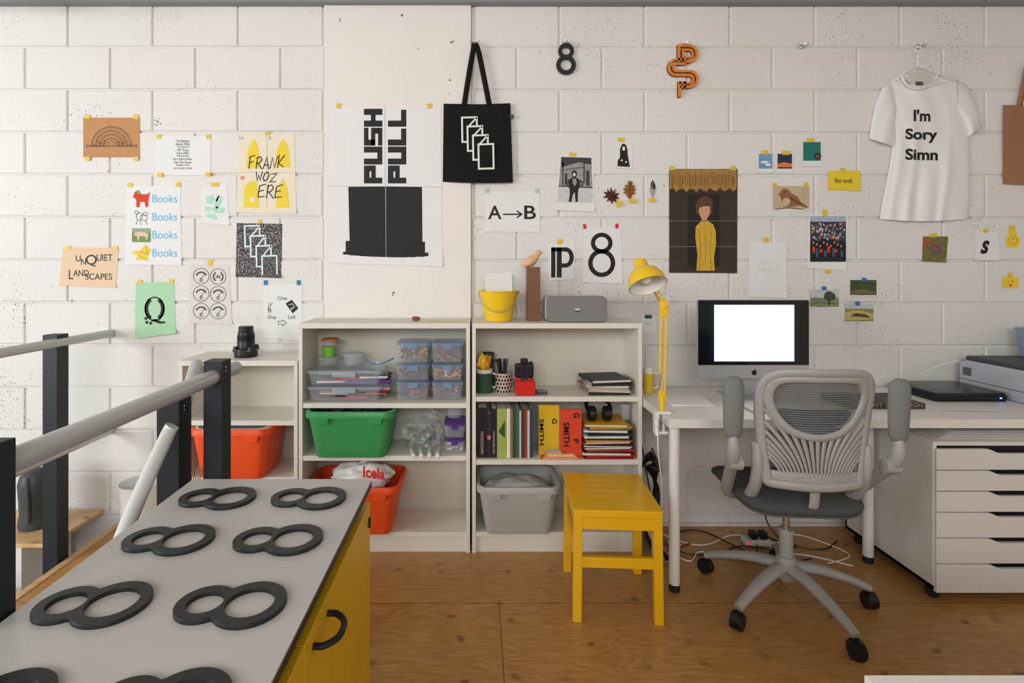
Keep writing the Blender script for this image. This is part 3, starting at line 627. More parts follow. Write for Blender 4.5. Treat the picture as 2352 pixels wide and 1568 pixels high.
def tote(mat,lab,straps,body,d):
    t=T('tote_bag',wp(body[0][0],body[2][1],d),lab,'bag')
    n=14;rings=[]
    for j in range(n+1):
        v=j/n;Lp=Vector(body[0]).lerp(Vector(body[3]),v);Rp=Vector(body[1]).lerp(Vector(body[2]),v);ring=[]
        for i in range(17):
            u=i/16;p=Lp.lerp(Rp,u);b=math.sin(u*math.pi)**.5*.008*(.5+v*.5)+.002*math.sin(u*9+v*5)
            ring.append(wp(p.x,p.y+2*math.sin(u*math.pi),d-b))
        for i in range(16,-1,-1):
            u=i/16;p=Lp.lerp(Rp,u);ring.append(wp(p.x,p.y+2*math.sin(u*math.pi),d+.005))
        rings.append(ring)
    add('bag_body',gloft(rings),mat,t,smooth=True,ang=70)
    for pts in straps:
        ribbon(t,'strap',[wp(a,b,d-.004-c) for a,b,c in pts],.027,mat)
    return t
dB=DW-.022
t=tote(FAB,'black cotton tote bag with white frame print hanging on wall',[[(1066,242,0),(1078,165,.004),(1088,110,.01),(1091,101,.012)],[(1091,101,.012),(1098,115,.008),(1110,170,.004),(1124,242,0)]],[(1019,238),(1172,237),(1178,419),(1017,417)],dB)
framesart(t,1061,270,12.6,20.5,34,55,4.4,M('white fabric ink',(225,225,222),.8),FAB,dB-.0118)
add('side_label',gb(wx(1171,dB),wx(1180,dB),-.024,-.020,wz(271,dB),wz(263,dB)),M('bag label grey',(70,70,74)),t)
hook(1090,100,'small hook carrying a black bag')
tote(M('tan canvas',(156,116,84),.95,var=.15,scale=200,bump=.3),'tan canvas tote bag hanging on the wall',[[(2342,243,0),(2352,195,.004),(2362,150,.01)],[(2362,150,.01),(2390,200,.004),(2400,243,0)]],[(2305,241),(2440,241),(2442,422),(2304,422)],DW-.008)
hook(2362,148,'small hook carrying a tan bag')
def circ(cx,cy,r,n=40,a0=0,a1=360): return [(cx+r*math.cos(math.radians(a0+(a1-a0)*i/n)),cy+r*math.sin(math.radians(a0+(a1-a0)*i/n))) for i in range(n)]
def eight(x1,r1,h1,x2,r2,h2):
    D=x2-x1;xi=(D*D+r1*r1-r2*r2)/(2*D);y=math.sqrt(max(r1*r1-xi*xi,1e-9));a1=math.degrees(math.atan2(y,xi));a2=math.degrees(math.atan2(y,xi-D))
    e=4
    P=[(x1+r1*math.cos(math.radians(a)),r1*math.sin(math.radians(a))) for a in [a1+e+(360-2*a1-2*e)*i/36 for i in range(37)]]
    Q=[(x2+r2*math.cos(math.radians(a)),r2*math.sin(math.radians(a))) for a in [-a2+e+(2*a2-2*e)*i/44 for i in range(45)]]
    return [P+Q,circ(x1,0,h1),circ(x2,0,h2)]
BLK8=M('black satin acrylic',(30,33,35),.42,var=.05)
g=gfill(eight(-.045,.040,.0225,.028,.050,.0300),.005,.001)
g=([Vector((v.y,v.z,-v.x)) for v in g[0]],g[1])
c=wp(1300,137,DW-.010)
add('figure_eight_letterform',([v+c for v in g[0]],g[1]),BLK8,label='black acrylic figure eight hung on the wall',cat='letterform',smooth=True)
ORL=M('orange acrylic',(222,134,36),.45,var=.05)
def extr(pieces,d,th):
    V=[];Fc=[]
    for v,f in pieces:
        k=len(V);m=len(v);V+=[wp(a,b,d) for a,b in v]+[wp(a,b,d)+Vector((0,th,0)) for a,b in v]
        Fc+=[tuple(i+k for i in q) for q in f]+[tuple(i+k+m for i in q[::-1]) for q in f]
        ed={}
        for q in f:
            for i in range(len(q)):
                e=(q[i],q[(i+1)%len(q)]);kk=tuple(sorted(e));ed[kk]=None if kk in ed else e
        for e in ed.values():
            if e: Fc.append((k+e[0],k+e[1],k+m+e[1],k+m+e[0]))
    return V,Fc
def arcp(cx,cy,r,a0,a1,n=14): 
    return [(cx+r*math.cos(math.radians(a0+(a1-a0)*i/n)),cy+r*math.sin(math.radians(a0+(a1-a0)*i/n))) for i in range(n+1)]
mono=[p_line([(1560,142),(1560,104.5)]+arcp(1583,122.5,18,-90,90)+[(1575,140.5)],5.4),
 p_line([(1569,140),(1569,113.5)]+arcp(1583,122.5,9,-90,90,10)+[(1575,131.5)],4.4),
 p_line([(1576,136)]+arcp(1555,154,18,-90,-270)+[(1583,172)]+arcp(1584,181,9,-90,90,10)+[(1572,190)],5.2),
 p_line([(1576,146)]+arcp(1555,154.5,8.5,-90,-270,10)+[(1583,163)]+arcp(1584,181,18,-90,90)+[(1572,199)],5.2),
 p_line([(1562,186),(1562,222)],6.5),p_line([(1572,186),(1572,202)],4.6),p_line([(1560,190),(1576,190)],4.6),p_line([(1562,199),(1576,199)],4.6)]
add('orange_monogram',extr(mono,DW-.018,.010),ORL,label='orange interlaced monogram letterform hung on the wall',cat='letterform')
add('monogram_backing',extr([( [(a-2.4,b+2) for a,b in v],f) for v,f in mono],DW-.0078,.0075),BLK8,label='dark backing layer behind orange monogram',cat='letterform')
# hanger + tshirt
WP=M('white plastic',(230,231,230),.35);CLO=M('white cotton',(232,232,232),.95,bump=.3,scale=250,var=.03)
t=T('clothes_hanger',wp(2110,112,DW-.03),'white wire clothes hanger on a wall hook','hanger')
dH=DW-.035
add('hanger_hook',gtube(bez([wp(2103,118,dH),wp(2103,110,dH),wp(2111,106,dH),wp(2117,114,dH),wp(2111,122,dH),wp(2107,132,dH),wp(2107,150,dH)],6),.0028,8),WP,t,smooth=True)
add('hanger_arm',gtube(bez([wp(2107,150,dH),wp(2080,166,dH),wp(2056,186,dH+.012)],5),.0035,8),WP,t,smooth=True)
add('hanger_arm',gtube(bez([wp(2107,150,dH),wp(2140,160,dH),wp(2186,184,dH+.012)],5),.0035,8),WP,t,smooth=True)
dS=DW-.011
def bfun(u,y,dep,fold,ph=0,freq=9):
    e=math.sin(u*math.pi)
    b=dep*e**.6+fold*math.sin(u*freq+ph+y*.02)*e+fold*.6*math.sin(u*freq*2.3+ph*2-y*.035)*e
    gf=max(0,(y-240)/260)
    return b+.012*gf*math.exp(-((u-.3)/.045)**2)-.008*gf*math.exp(-((u-.40)/.05)**2)+.011*gf*math.exp(-((u-.78+.08*gf)/.04)**2)+.009*math.exp(-((u-.12)/.04)**2)*gf-.006*gf*math.exp(-((u-.62)/.05)**2)
def cloth(parent,nm,rows,mat,d,dep=.03,fold=.006):
    rings=[];n=44
    for j,(y,xl,xr,sk) in enumerate(rows):
        ring=[]
        for i in range(n+1):
            u=i/n;x=xl+(xr-xl)*u;e=math.sin(u*math.pi)
            ring.append(wp(x,y+sk*e,d-bfun(u,y,dep,fold)))
        for i in range(n,-1,-1):
            u=i/n;x=xl+(xr-xl)*u;ring.append(wp(x,y+sk*math.sin(u*math.pi),d+.0105))
        rings.append(ring)
    return add(nm,gloft(rings),mat,parent,smooth=True,ang=80)
t=T('t_shirt',wp(2120,505,dS),'white cotton t-shirt with black words on a hanger','t-shirt')
body_rows=[(183,2048,2194,12),(190,2041,2202,12),(200,2035,2210,9),(220,2033,2216,5),(240,2035,2219,2),(260,2039,2221,0),(280,2043,2223,0),(300,2046,2224,0),(320,2049,2225,0),(340,2049,2226,0),(360,2046,2227,0),(380,2043,2227,0),(400,2039,2227,1),(420,2035,2227,2),(440,2031,2226,2),(460,2027,2225,3),(485,2023,2224,4),(500,2021,2223,5),(503,2022,2222,5)]
cloth(t,'shirt_body',body_rows,CLO,dS,.024,.004)
cloth(t,'shirt_yoke',[(168,2078,2082,0),(171,2074,2152,22),(176,2062,2174,20),(184,2048,2194,13),(192,2041,2203,10)],CLO,dS,.020,.001)
def sleeve(c4,nm):
    rings=[]
    for j,(a,b) in enumerate(c4):
        ring=[];a=Vector(a);b=Vector(b)
        for i in range(13):
            u=i/12;p=a.lerp(b,u);ring.append(wp(p.x,p.y,dS-.024*math.sin(u*math.pi)**.6-.006*math.sin(u*8+j)*math.sin(u*math.pi)))
        for i in range(12,-1,-1):
            u=i/12;p=a.lerp(b,u);ring.append(wp(p.x,p.y,dS+.0105))
        rings.append(ring)
    add(nm,gloft(rings),CLO,t,smooth=True,ang=80)
sleeve([((2044,186),(2062,262)),((2025,203),(2058,285)),((2010,238),(2060,305)),((2000,285),(2064,322)),((1996,318),(2059,338))],'sleeve')
sleeve([((2200,185),(2202,262)),((2219,196),(2214,285)),((2236,225),(2220,302)),((2248,258),(2222,312)),((2256,294),(2219,316))],'sleeve')
add('collar',gtube(bez([wp(2070,172,dS-.017),wp(2078,190,dS-.032),wp(2096,203,dS-.038),wp(2118,204,dS-.038),wp(2140,192,dS-.030),wp(2152,172,dS-.017)],6),.006,8,flat=.6),CLO,t,smooth=True)
add('neck_opening',gell(wp(2111,181,dS-.023),.068,.004,.032,20),M('shirt inside shade',(205,202,197),.9),t,smooth=True)
add('neck_label',gb(wx(2103,2.76),wx(2119,2.76),-.0435,-.0415,wz(196,2.76),wz(188,2.76)),GREYI,t)
def shirt_d(x,y):
    for a,b in zip(body_rows,body_rows[1:]):
        if a[0]<=y<=b[0]:
            k=(y-a[0])/(b[0]-a[0]);xl=a[1]+(b[1]-a[1])*k;xr=a[2]+(b[2]-a[2])*k;u=(x-xl)/(xr-xl)
            return dS-bfun(u,y,.024,.004)-.0022
    return dS-.03
for s in (("I'm",2099,251,2137,278),('Sory',2080,295,2153,327),('Simn',2080,341,2154,367)):
    v,f=p_text(*s,bold=.028,tilt=.02)
    # refine large faces so that the lettering follows the cloth
    bm=bmesh.new();vv=[bm.verts.new((a,b,0)) for a,b in v]
    for q in f:
        try: bm.faces.new([vv[i] for i in q])
        except ValueError: pass
    bmesh.ops.triangulate(bm,faces=bm.faces[:])
    for it in range(3):
        ed=[e for e in bm.edges if e.calc_length()>4]
        if not ed: break
        bmesh.ops.subdivide_edges(bm,edges=ed,cuts=1);bmesh.ops.triangulate(bm,faces=bm.faces[:])
    bm.verts.index_update();V=[wp(q.co.x,q.co.y,shirt_d(q.co.x,q.co.y)) for q in bm.verts];Fc=[tuple(q.index for q in fc.verts) for fc in bm.faces];bm.free()
    add('lettering',(V,Fc),BLACK,t)
# ================= BOOKCASES
FY=-.28
zs=lambda y: wz(y,2.52)
def shelfunit(nm,x0,x1,ztop,shelves,lab,back=-.018,th=.018,fy=FY,plinth=True,tth=.025):
    t=T(nm,((x0+x1)/2,(fy+back)/2,0),lab,'bookcase')
    for a in (x0,x1-th): add('side_panel',gb(a,a+th,fy,back,0,ztop-tth),SHELFM,t,bevel=.001)
    add('top_panel',gb(x0,x1,fy-.002,back,ztop-tth,ztop),SHELFM,t,bevel=.001)
    add('back_panel',gb(x0+th,x1-th,back-.005,back,.02,ztop-tth),M('back board',(212,207,196),.6,var=.02),t)
    for i,z in enumerate(shelves):
        add('shelf',gb(x0+th,x1-th,fy+.003,back-.005,z-.024,z),SHELFM,t,bevel=.001)
    if plinth: add('plinth',gb(x0+th,x1-th,fy+.012,fy+.03,0,shelves[-1]-.024),SHELFM,t)
    return t
LA,LB,LC=zs(926),zs(1047),zs(1222)
RA,RB,RC=zs(911),zs(1056),zs(1222)
TOPZ=zs(742)
shelfunit('bookcase',-.845,-.032,TOPZ,[LA,LB,LC],'white low bookcase filled with craft boxes and bins')
shelfunit('bookcase',-.022,.785,TOPZ,[RA,RB,RC],'white low bookcase holding books, mugs and a grey bin')
LOWZ=zs(828)
shelfunit('low_bookcase',-1.415,-.85,LOWZ,[zs(966),zs(1096)],'lower white bookcase with an orange bin beside taller ones',back=-.012,plinth=False)
# ================= TUBS
def tub(nm,x0,x1,y0,y1,z0,z1,mat,lab,taper=.84,rim=.012,cat='storage bin'):
    cx=(x0+x1)/2;cy=(y0+y1)/2;hx=(x1-x0)/2-rim;hy=(y1-y0)/2-rim
    t=T(nm,(cx,cy,z0),lab,cat)
    g=grr([(z0,hx*taper*.97,hy*taper*.97,.03),(z0+.01,hx*taper,hy*taper,.035),(z1-.03,hx,hy,.045),(z1-.03,hx+rim,hy+rim,.05),(z1-.004,hx+rim,hy+rim,.05),(z1,hx+rim-.003,hy+rim-.003,.05),(z1,hx-.002,hy-.002,.045),(z1-.03,hx-.004,hy-.004,.045),(z0+.012,hx*taper-.004,hy*taper-.004,.03)],cx,cy)
    add('bin_body',g,mat,t,smooth=True,ang=40)
    for s in (-1,1):
        add('handle_lug',grr([(z1-.055,.03,.006,.005),(z1-.03,.034,.008,.006)],cx+s*hx*.62,y0+.004),mat,t,smooth=True)
    return t
tub('storage_bin',-.806,-.384,-.34,-.04,LB+.001,LA-.027,GREENB,'green plastic storage bin on bookcase shelf')
def scraps(nm,x0,x1,y0,y1,z0,z1,lab,cols,n=60,s=.012):
    V=[];Fc=[];mi=[]
    for i in range(n):
        c=Vector((R.uniform(x0,x1),R.uniform(y0,y1),z0+(z1-z0)*R.random()));a=R.uniform(.5,1)*s
        k=len(V);L=R.uniform(.6,2.4);g=gb(-a*L,a*L,-a*.5,a*.5,-a*.5,a*.5)
        mt=Matrix.Translation(c)@Matrix.Rotation(R.uniform(0,6),4,Vector((R.random()-.5,R.random()-.5,R.random())).normalized())
        vv=[mt@Vector(v) for v in g[0]]
        for v in vv: v.x=min(max(v.x,x0),x1);v.y=min(max(v.y,y0),y1);v.z=min(max(v.z,z0),z1)
        V+=vv
        for f in g[1]: Fc.append(tuple(q+k for q in f));mi.append(i%len(cols))
    o=add(nm,(V,Fc),cols,label=lab,cat='craft materials',kind='stuff')
    if len(o.data.polygons)==len(mi): o.data.polygons.foreach_set('material_index',mi)
    return o
CR=[M('craft red',(200,60,50)),M('craft blue',(60,90,170)),M('craft orange',(230,130,50)),M('craft dark',(50,50,56)),M('craft cream',(220,205,180)),M('craft teal',(60,140,140)),M('craft pink',(205,120,140))]
scraps('craft_scraps',-.75,-.43,-.29,-.10,LA-.075,LA-.045,'dark mixed items filling the green bin',[CR[3],CR[3],M('craft grey',(90,90,90))],40,.02)
BT=LC+.232
tub('storage_bin',-.806,-.360,-.34,-.04,LC+.001,BT,ORB,'orange plastic storage bin holding a white carrier bag')
tub('storage_bin',.0,.398,-.335,-.04,RC+.001,BT,GREYB,'light grey plastic storage bin holding cloth')
zlb=zs(966)-.026;lx0=wx(426,2.46);lx1=-.965
tub('storage_bin',lx0,lx1,-.34,-.03,zs(1096)+.001,zlb,ORB,'orange plastic storage bin with white liner on low shelf')
cxl=(lx0+lx1)/2;lw=(lx1-lx0)/2
add('bin_liner',grr([(zlb-.07,lw-.052,.12,.04),(zlb-.035,lw-.029,.132,.045),(zlb+.0,lw-.018,.141,.045),(zlb+.0,lw-.027,.132,.045),(zlb-.035,lw-.035,.126,.04)],cxl,-.185),M('translucent white',(232,228,226),.4),label='white plastic tray inside an orange bin',cat='tray',smooth=True)
def blob(nm,c,rx,ry,rz,mat,lab,cat,amp=.25,n=28,seed=1,kind=None,parent=None,flatb=None,f2=5):
    from mathutils import noise
    v,f=gell((0,0,0),1,1,1,n);V=[]
    for p in v:
        q=noise.noise(p*2.2+Vector((seed*7.3,0,0)))*amp+abs(noise.noise(p*f2+Vector((seed,3,0))))*amp*.6
        p=p*(1+q);P=Vector((c[0]+p.x*rx,c[1]+p.y*ry,c[2]+p.z*rz))
        if flatb is not None and P.z<flatb:P.z=flatb+(.0002*q)
        V.append(P)
    return add(nm,(V,f),mat,parent,smooth=True,ang=40,label=lab,cat=cat,kind=kind)
b=blob('carrier_bag',(-.565,-.19,BT-.003),.140,.085,.070,M('white carrier bag',(232,231,230),.35,bump=.5,scale=30),'crumpled white carrier bag with red lettering in bin','bag',.3,44,3,f2=4)
prt('lettering',b,[p_text('Icela',834,1070,884,1096,bold=.03,tilt=.12)],M('carrier bag red',(214,44,34),.5),2.488)
blob('folded_cloth',(.2,-.19,BT-.045),.145,.085,.04,M('grey cloth',(184,184,183),.9),'pale grey cloth bundled inside grey bin','cloth',.3,32,5)
# ================= clear boxes
def cbox(x0,x1,y0,y1,z0,z1,lab,grp,lidm=CLEARL,body=CLEAR):
    cx=(x0+x1)/2;cy=(y0+y1)/2;hx=(x1-x0)/2;hy=(y1-y0)/2
    t=T('storage_box',(cx,cy,z0),lab,'storage box',grp)
    add('box_body',grr([(z0,hx*.88,hy*.88,.015),(z0+.006,hx*.91,hy*.91,.018),(z1-.012,hx*.97,hy*.97,.018),(z1-.014,hx*.95,hy*.95,.018),(z0+.008,hx*.88,hy*.88,.015)],cx,cy,cap=True),body,t,smooth=True)
    add('box_lid',grr([(z1-.014,hx,hy,.02),(z1-.003,hx,hy,.02),(z1,hx*.96,hy*.94,.018),(z1-.002,hx*.9,hy*.88,.015)],cx,cy),lidm,t,smooth=True)
    add('lid_latch',gb(cx-hx*.3,cx+hx*.3,y0-.004,y0+.001,z1-.03,z1-.006),lidm,t,bevel=.001)
    return t
G='clear craft boxes stacked on shelf'
z=LA
BLID=M('blue tinted clip lid',(150,182,214),.2,alpha=.42)
for k,(h,cA,cB) in enumerate(((.092,0,1),(.085,2,3),(.103,4,5))):
    for xa,xb,q in ((wx(909,2.58),wx(988,2.58),0),(wx(991,2.58),wx(1066,2.58)-.004,1)):
        cbox(xa,xb,-.235,-.06,z+.001,z+h,'clear plastic lidded box holding small craft pieces',G,BLID)
        cols=[CR[(k+q)%7],CR[3],CR[(k*2+q+1)%7],CR[3],CR[2]]
        scraps('craft_pieces',xa+.012,xb-.012,-.225,-.08,z+.012,z+h*.72,'coloured craft pieces inside clear box',cols,150,.0085)
    z+=h
zz=LA
PENC=[(210,60,50),(50,90,180),(235,150,50),(60,140,80),(220,215,205),(120,60,130),(40,40,44),(215,105,60)]
pm=[]
for i,c in enumerate(PENC):
    pm.append(M('pen colour %d'%i,c,.4))
def pen(c,L,ang,mat,group,lab,r=.0042,vert=None):
    d=Vector(vert) if vert else Vector((math.cos(ang),math.sin(ang),0))
    c=Vector(c);a=c-d*L/2;b=c+d*L/2
    t=add('felt_pen',gtube([a,b],[r,r],8),mat,smooth=True,label=lab,cat='pen',group=group)
    add('pen_cap',gtube([b-d*L*.25,b+d*.004],[r*1.15,r*.8],8),mat,t,smooth=True)
    add('pen_tip',gtube([a,a-d*.01],[r*.8,r*.2],8),pm[6],t)
    return t
for k in range(2):
    cbox(-.818,-.452,-.262,-.09,zz+.001,zz+.075,'long clear plastic box full of coloured pens','clear pencil boxes')
    for i in range(28):
        x=-.78+.085+(i%3)*.1+R.uniform(-.012,.012);y=-.250+(i//3)*.014
        pen((x,y,zz+.014+R.uniform(0,.036)),.13,R.uniform(-.1,.1),pm[R.randrange(8)],'felt pens in clear boxes','coloured felt pen lying in clear box',.0052)
    zz+=.076
def rtub(px0,px1,py0,py1,d,mat,lidm,lab,zb=None):
    x0=wx(px0,d);x1=wx(px1,d);z0=wz(py1,d) if zb is None else zb;z1=wz(py0,d);r=(x1-x0)/2;c=((x0+x1)/2,d-DW+r,0)
    t=T('food_tub',(c[0],c[1],z0),lab,'tub')
    add('tub_body',glathe([(0,z0),(r*.8,z0),(r*.95,z1-.008),(r*.9,z1-.008),(r*.76,z0+.003),(0,z0+.003)],c,24),mat,t,smooth=True)
    add('tub_lid',glathe([(0,z1),(r*.92,z1),(r,z1-.003),(r,z1-.011),(r*.93,z1-.011)],c,24),lidm,t,smooth=True)
    return z1
ztp=zz+.002
z1=rtub(720,776,822,846,2.62,CLEAR,CLEARL,'round clear tub stacked on pencil boxes',ztp)
z2=rtub(735,766,797,822,2.63,M('lime plastic',(130,205,70),.4),M('lime plastic'),'small lime green tub on clear tub',z1+.001)
rtub(733,773,779,797,2.62,CLEAR,M('orange lid',(205,120,60),.4),'small clear tub with orange lid',z2+.001)
rtub(779,834,814,848,2.62,CLEAR,CLEARL,'round clear tub with lid on pencil boxes',ztp)
b=blob('plastic_bag',(wx(872,2.62),-.14,LA+.08),.06,.05,.08,BAGM,'crumpled clear bag of coloured bits','bag',.35,24,8,flatb=LA+.001)
scraps('craft_pieces',wx(850,2.62),wx(895,2.62),-.18,-.11,LA+.01,LA+.13,'coloured bits bundled inside clear bag',[CR[0],CR[1],CR[3],CR[3]],70,.01)
add('string_tie',gtube(bez([wp(838,822,2.6),wp(850,832,2.58),wp(870,836,2.57),wp(893,828,2.58),wp(905,822,2.6)],6),.003,6),M('blue cord',(60,120,180),.5),label='blue string tied around clear bag',cat='string')
b=blob('plastic_bag',(wx(965,2.62),-.15,LB+.070),.084,.06,.072,BAGM,'large crumpled clear bag of paint tubes','bag',.45,52,4,flatb=LB+.001,f2=8)
blob('bag_neck',(wx(988,2.62),-.15,LB+.150),.032,.03,.038,BAGM,None,None,.6,30,7,parent=b,f2=8)
scraps('craft_pieces',wx(932,2.62),wx(1000,2.62),-.19,-.12,LB+.01,LB+.10,'paint tubes and bits inside clear bag',[M('pale tube grey',(200,204,200)),M('craft green',(80,130,80)),M('craft mid grey',(130,136,130)),CR[3],CR[5]],46,.012)
for i in range(4):
    c=wp(948+i*19,1040,2.50);c.z=LB+.0125
    t=T('paint_tube',c,'white paint tube with round cap lying on shelf','paint tube','paint tubes on shelf')
    q=Vector((-.02+i*.008,.09,0))
    add('tube_body',gtube([c+q,c+Vector((0,.015,0))],[.009,.0110],14),M('tube body pale',(196,204,198),.4),t,smooth=True)
    add('tube_cap',gtube([c+Vector((0,.015,0)),c-q*.13],[.0105,.0095],14),WP,t,smooth=True)
PUR=M('purple plastic',(96,60,150),.35,alpha=.7)
x0=wx(1020,2.55);x1=-.056
cbox(x0,x1,-.26,-.12,LB+.001,LB+.075,'purple tinted clear plastic box','purple boxes',PUR,CLEAR)
cbox(x0,x1,-.26,-.12,LB+.077,LB+.15,'purple tinted clear plastic box','purple boxes',PUR,CLEAR)
scraps('craft_pieces',x0+.012,x1-.012,-.24,-.14,LB+.09,LB+.125,'purple and dark pieces in box',[M('craft purple',(110,70,160)),CR[3]],30,.01)
scraps('craft_pieces',x0+.012,x1-.012,-.24,-.14,LB+.012,LB+.05,'purple and pale pieces in box',[M('craft purple'),CR[4]],30,.01)
rtub(1022,1064,936,972,2.6,CLEAR,CLEARL,'round clear tub standing on purple boxes',LB+.152)
# ================= RIGHT BOOKCASE upper
def mug(px0,px1,py0,d,zb,mat,lab,hs=1,mat2=None,bandtop=.018):
    r=(px1-px0)/2*d/F;cx=wx((px0+px1)/2,d);c=(cx,d-DW+r,0);z1=wz(py0,d)
    t=T('mug',(cx,c[1],zb),lab,'mug')
    add('mug_body',glathe([(0,zb),(r*.92,zb),(r,zb+.006),(r,z1),(r*.93,z1),(r*.9,zb+.008),(0,zb+.008)],c,28),mat,t,smooth=True)
    zm=(zb+z1)/2;h=(z1-zb)*.3
    add('mug_handle',gtube(bez([(cx+hs*r*.97,c[1]-.004,zm+h),(cx+hs*(r+.02),c[1]-.01,zm+h*.8),(cx+hs*(r+.024),c[1]-.01,zm),(cx+hs*(r+.018),c[1]-.01,zm-h*.8),(cx+hs*r*.97,c[1]-.004,zm-h)],5),.005,8),mat,t,smooth=True)
    if mat2: add('mug_band',glathe([(r+.0006,zb),(r+.0008,z1-bandtop)],c,28),mat2,t,smooth=True)
    return c,z1,r
mc=[]
mc.append(mug(1094,1132,850,2.58,RA+.001,M('cream glaze',(228,224,210),.3),'white and green mug holding pens',1,M('green glaze',(46,84,60),.3)))
CHK=bpy.data.materials.new('checked glaze');CHK.use_nodes=True;n=CHK.node_tree.nodes;l=CHK.node_tree.links
tc=n.new('ShaderNodeTexCoord');ck=n.new('ShaderNodeTexBrick');ck.inputs['Scale'].default_value=1;ck.inputs['Brick Width'].default_value=.014;ck.inputs['Row Height'].default_value=.018;ck.inputs['Mortar Size'].default_value=.0022;ck.inputs['Color1'].default_value=lin((40,40,42));ck.inputs['Color2'].default_value=lin((130,70,60));ck.inputs['Mortar'].default_value=lin((225,222,215))
sx=n.new('ShaderNodeSeparateXYZ');cb=n.new('ShaderNodeCombineXYZ');l.new(tc.outputs['Object'],sx.inputs[0]);l.new(sx.outputs['X'],cb.inputs['X']);l.new(sx.outputs['Z'],cb.inputs['Y']);l.new(cb.outputs[0],ck.inputs['Vector']);l.new(ck.outputs['Color'],n['Principled BSDF'].inputs['Base Color'])
mc.append(mug(1138,1176,858,2.58,RA+.001,CHK,'checked patterned mug crammed with dark pens',1))
mc.append(mug(1104,1136,812,2.68,RA+.001,M('dark green tin',(60,72,52),.4,var=.4,scale=90),'tall dark green patterned pot',1))
for c,z1,r in mc[:2]:
    for i in range(10):
        a=R.uniform(0,6.28);q=r*.5
        dv=Vector((math.cos(a)*.18,math.sin(a)*.12,1)).normalized()
        base=Vector((c[0],c[1],z1))+Vector((math.cos(a)*q,math.sin(a)*q,0))
        pen(base,.12,0,(pm[6] if c is mc[1][0] else pm[2 if i%2 else 4]),'pens standing in mugs','pen standing in a mug',.0035,vert=dv)
blob('rubber_glove',(mc[0][0][0]-.008,mc[0][0][1]-.005,mc[0][1]+.03),.026,.02,.038,YMET,'yellow rubber glove stuffed in a mug','glove',.5,18,6)
t=T('red_box',(wx(1207,2.54),-.22,RA),'glossy red box with two round studs','box')
add('box_body',gb(wx(1184,2.54),wx(1230,2.54),-.262,-.175,RA+.001,RA+.068),M('red plastic',(210,40,32),.3),t,bevel=.003)
for dx in (-.024,.024): add('stud',gcyl((wx(1207,2.54)+dx,-.22,RA+.068),(wx(1207,2.54)+dx,-.22,RA+.080),.015),M('red plastic'),t,smooth=True)
zc=RA+.081;cx=wx(1205,2.56);cy=-.215
t=T('digital_camera',(cx,cy,zc),'black camera with lens standing on red box','camera')
add('body_shell',gb(cx-.045,cx+.045,cy-.02,cy+.02,zc,zc+.065),BPLAS,t,bevel=.008,seg=3)
add('viewfinder_hump',gb(cx-.018,cx+.018,cy-.018,cy+.018,zc+.06,zc+.09),BPLAS,t,bevel=.007)
add('lens',gtube([(cx,cy-.018,zc+.032),(cx,cy-.045,zc+.032),(cx,cy-.046,zc+.032),(cx,cy-.06,zc+.032)],[.028,.028,.031,.031],24),BPLAS,t,smooth=True)
add('lens_glass',gcyl((cx,cy-.0605,zc+.032),(cx,cy-.0615,zc+.032),.022),M('dark lens glass',(30,34,60),.1),t)
add('dial',gcyl((cx+.032,cy,zc+.065),(cx+.032,cy,zc+.074),.01),BPLAS,t)
t=add('remote_control',gb(wx(1233,2.55),wx(1258,2.55),-.24,-.18,RA+.001,RA+.012),M('dark slate plastic',(70,76,78),.5),label='small dark remote lying on shelf',cat='remote control',bevel=.002)
add('remote_buttons',gj(*[gb(wx(1236+i*7,2.55),wx(1240+i*7,2.55),-.235+j*.015,-.228+j*.015,RA+.012,RA+.0135) for i in range(3) for j in range(3)]),LGREY,t)
def book_flat(x0,x1,y0,y1,z0,h,mat,rot,lab,grp,nm='notebook',cat='book',spine=False):
    c=Vector(((x0+x1)/2,(y0+y1)/2,z0));t=T(nm,c,lab,cat,grp)
    sp=gb(x0,x1,y0,y0+.002,z0,z0+h) if spine else gb(x0,x0+.002,y0,y1,z0,z0+h)
    add('cover',gj(gb(x0,x1,y0,y1,z0,z0+.0015),gb(x0,x1,y0,y1,z0+h-.0015,z0+h),sp),mat,t)
    add('pages',gb(x0+.002,x1-.003,y0+.003,y1-.003,z0+.0015,z0+h-.0015),PAPER2,t)
    t.rotation_euler=(0,0,rot);return t
z=RA+.001
for i,(m_,h,rt,sh) in enumerate(((M('notebook black',(40,40,42),.6),.012,.02,0),(PAPER2,.006,-.08,.01),(KRAFT,.008,.05,-.005),(M('notebook tan',(180,150,110),.7),.008,.1,-.01),(PAPER,.006,-.05,0),(M('notebook black'),.014,.06,.01),(M('notebook grey',(62,64,66),.6),.014,.16,0))):
    book_flat(.535+sh,.735+sh,-.25,-.06,z,h,m_,rt,['thin notebook in a loose pile','black hardback notebook on the pile'][1 if 'black' in m_.name else 0],'notebooks piled on shelf',spine='black' in m_.name);z+=h+.0006
x=wx(1096,2.56)+.002
BK=[(22,115,(28,26,28),'black'),(9,100,(60,30,48),'dark plum'),(13,112,(26,26,34),'dark navy'),(22,112,(160,180,90),'green'),(8,112,(235,230,215),'white'),(6,110,(150,120,80),'tan'),(6,110,(60,70,70),'grey'),(8,113,(40,110,100),'teal'),(5,108,(210,190,150),'cream'),(6,112,(60,60,64),'dark grey'),(7,111,(150,60,50),'red'),(6,108,(200,200,196),'pale grey'),(6,112,(40,60,90),'blue')]
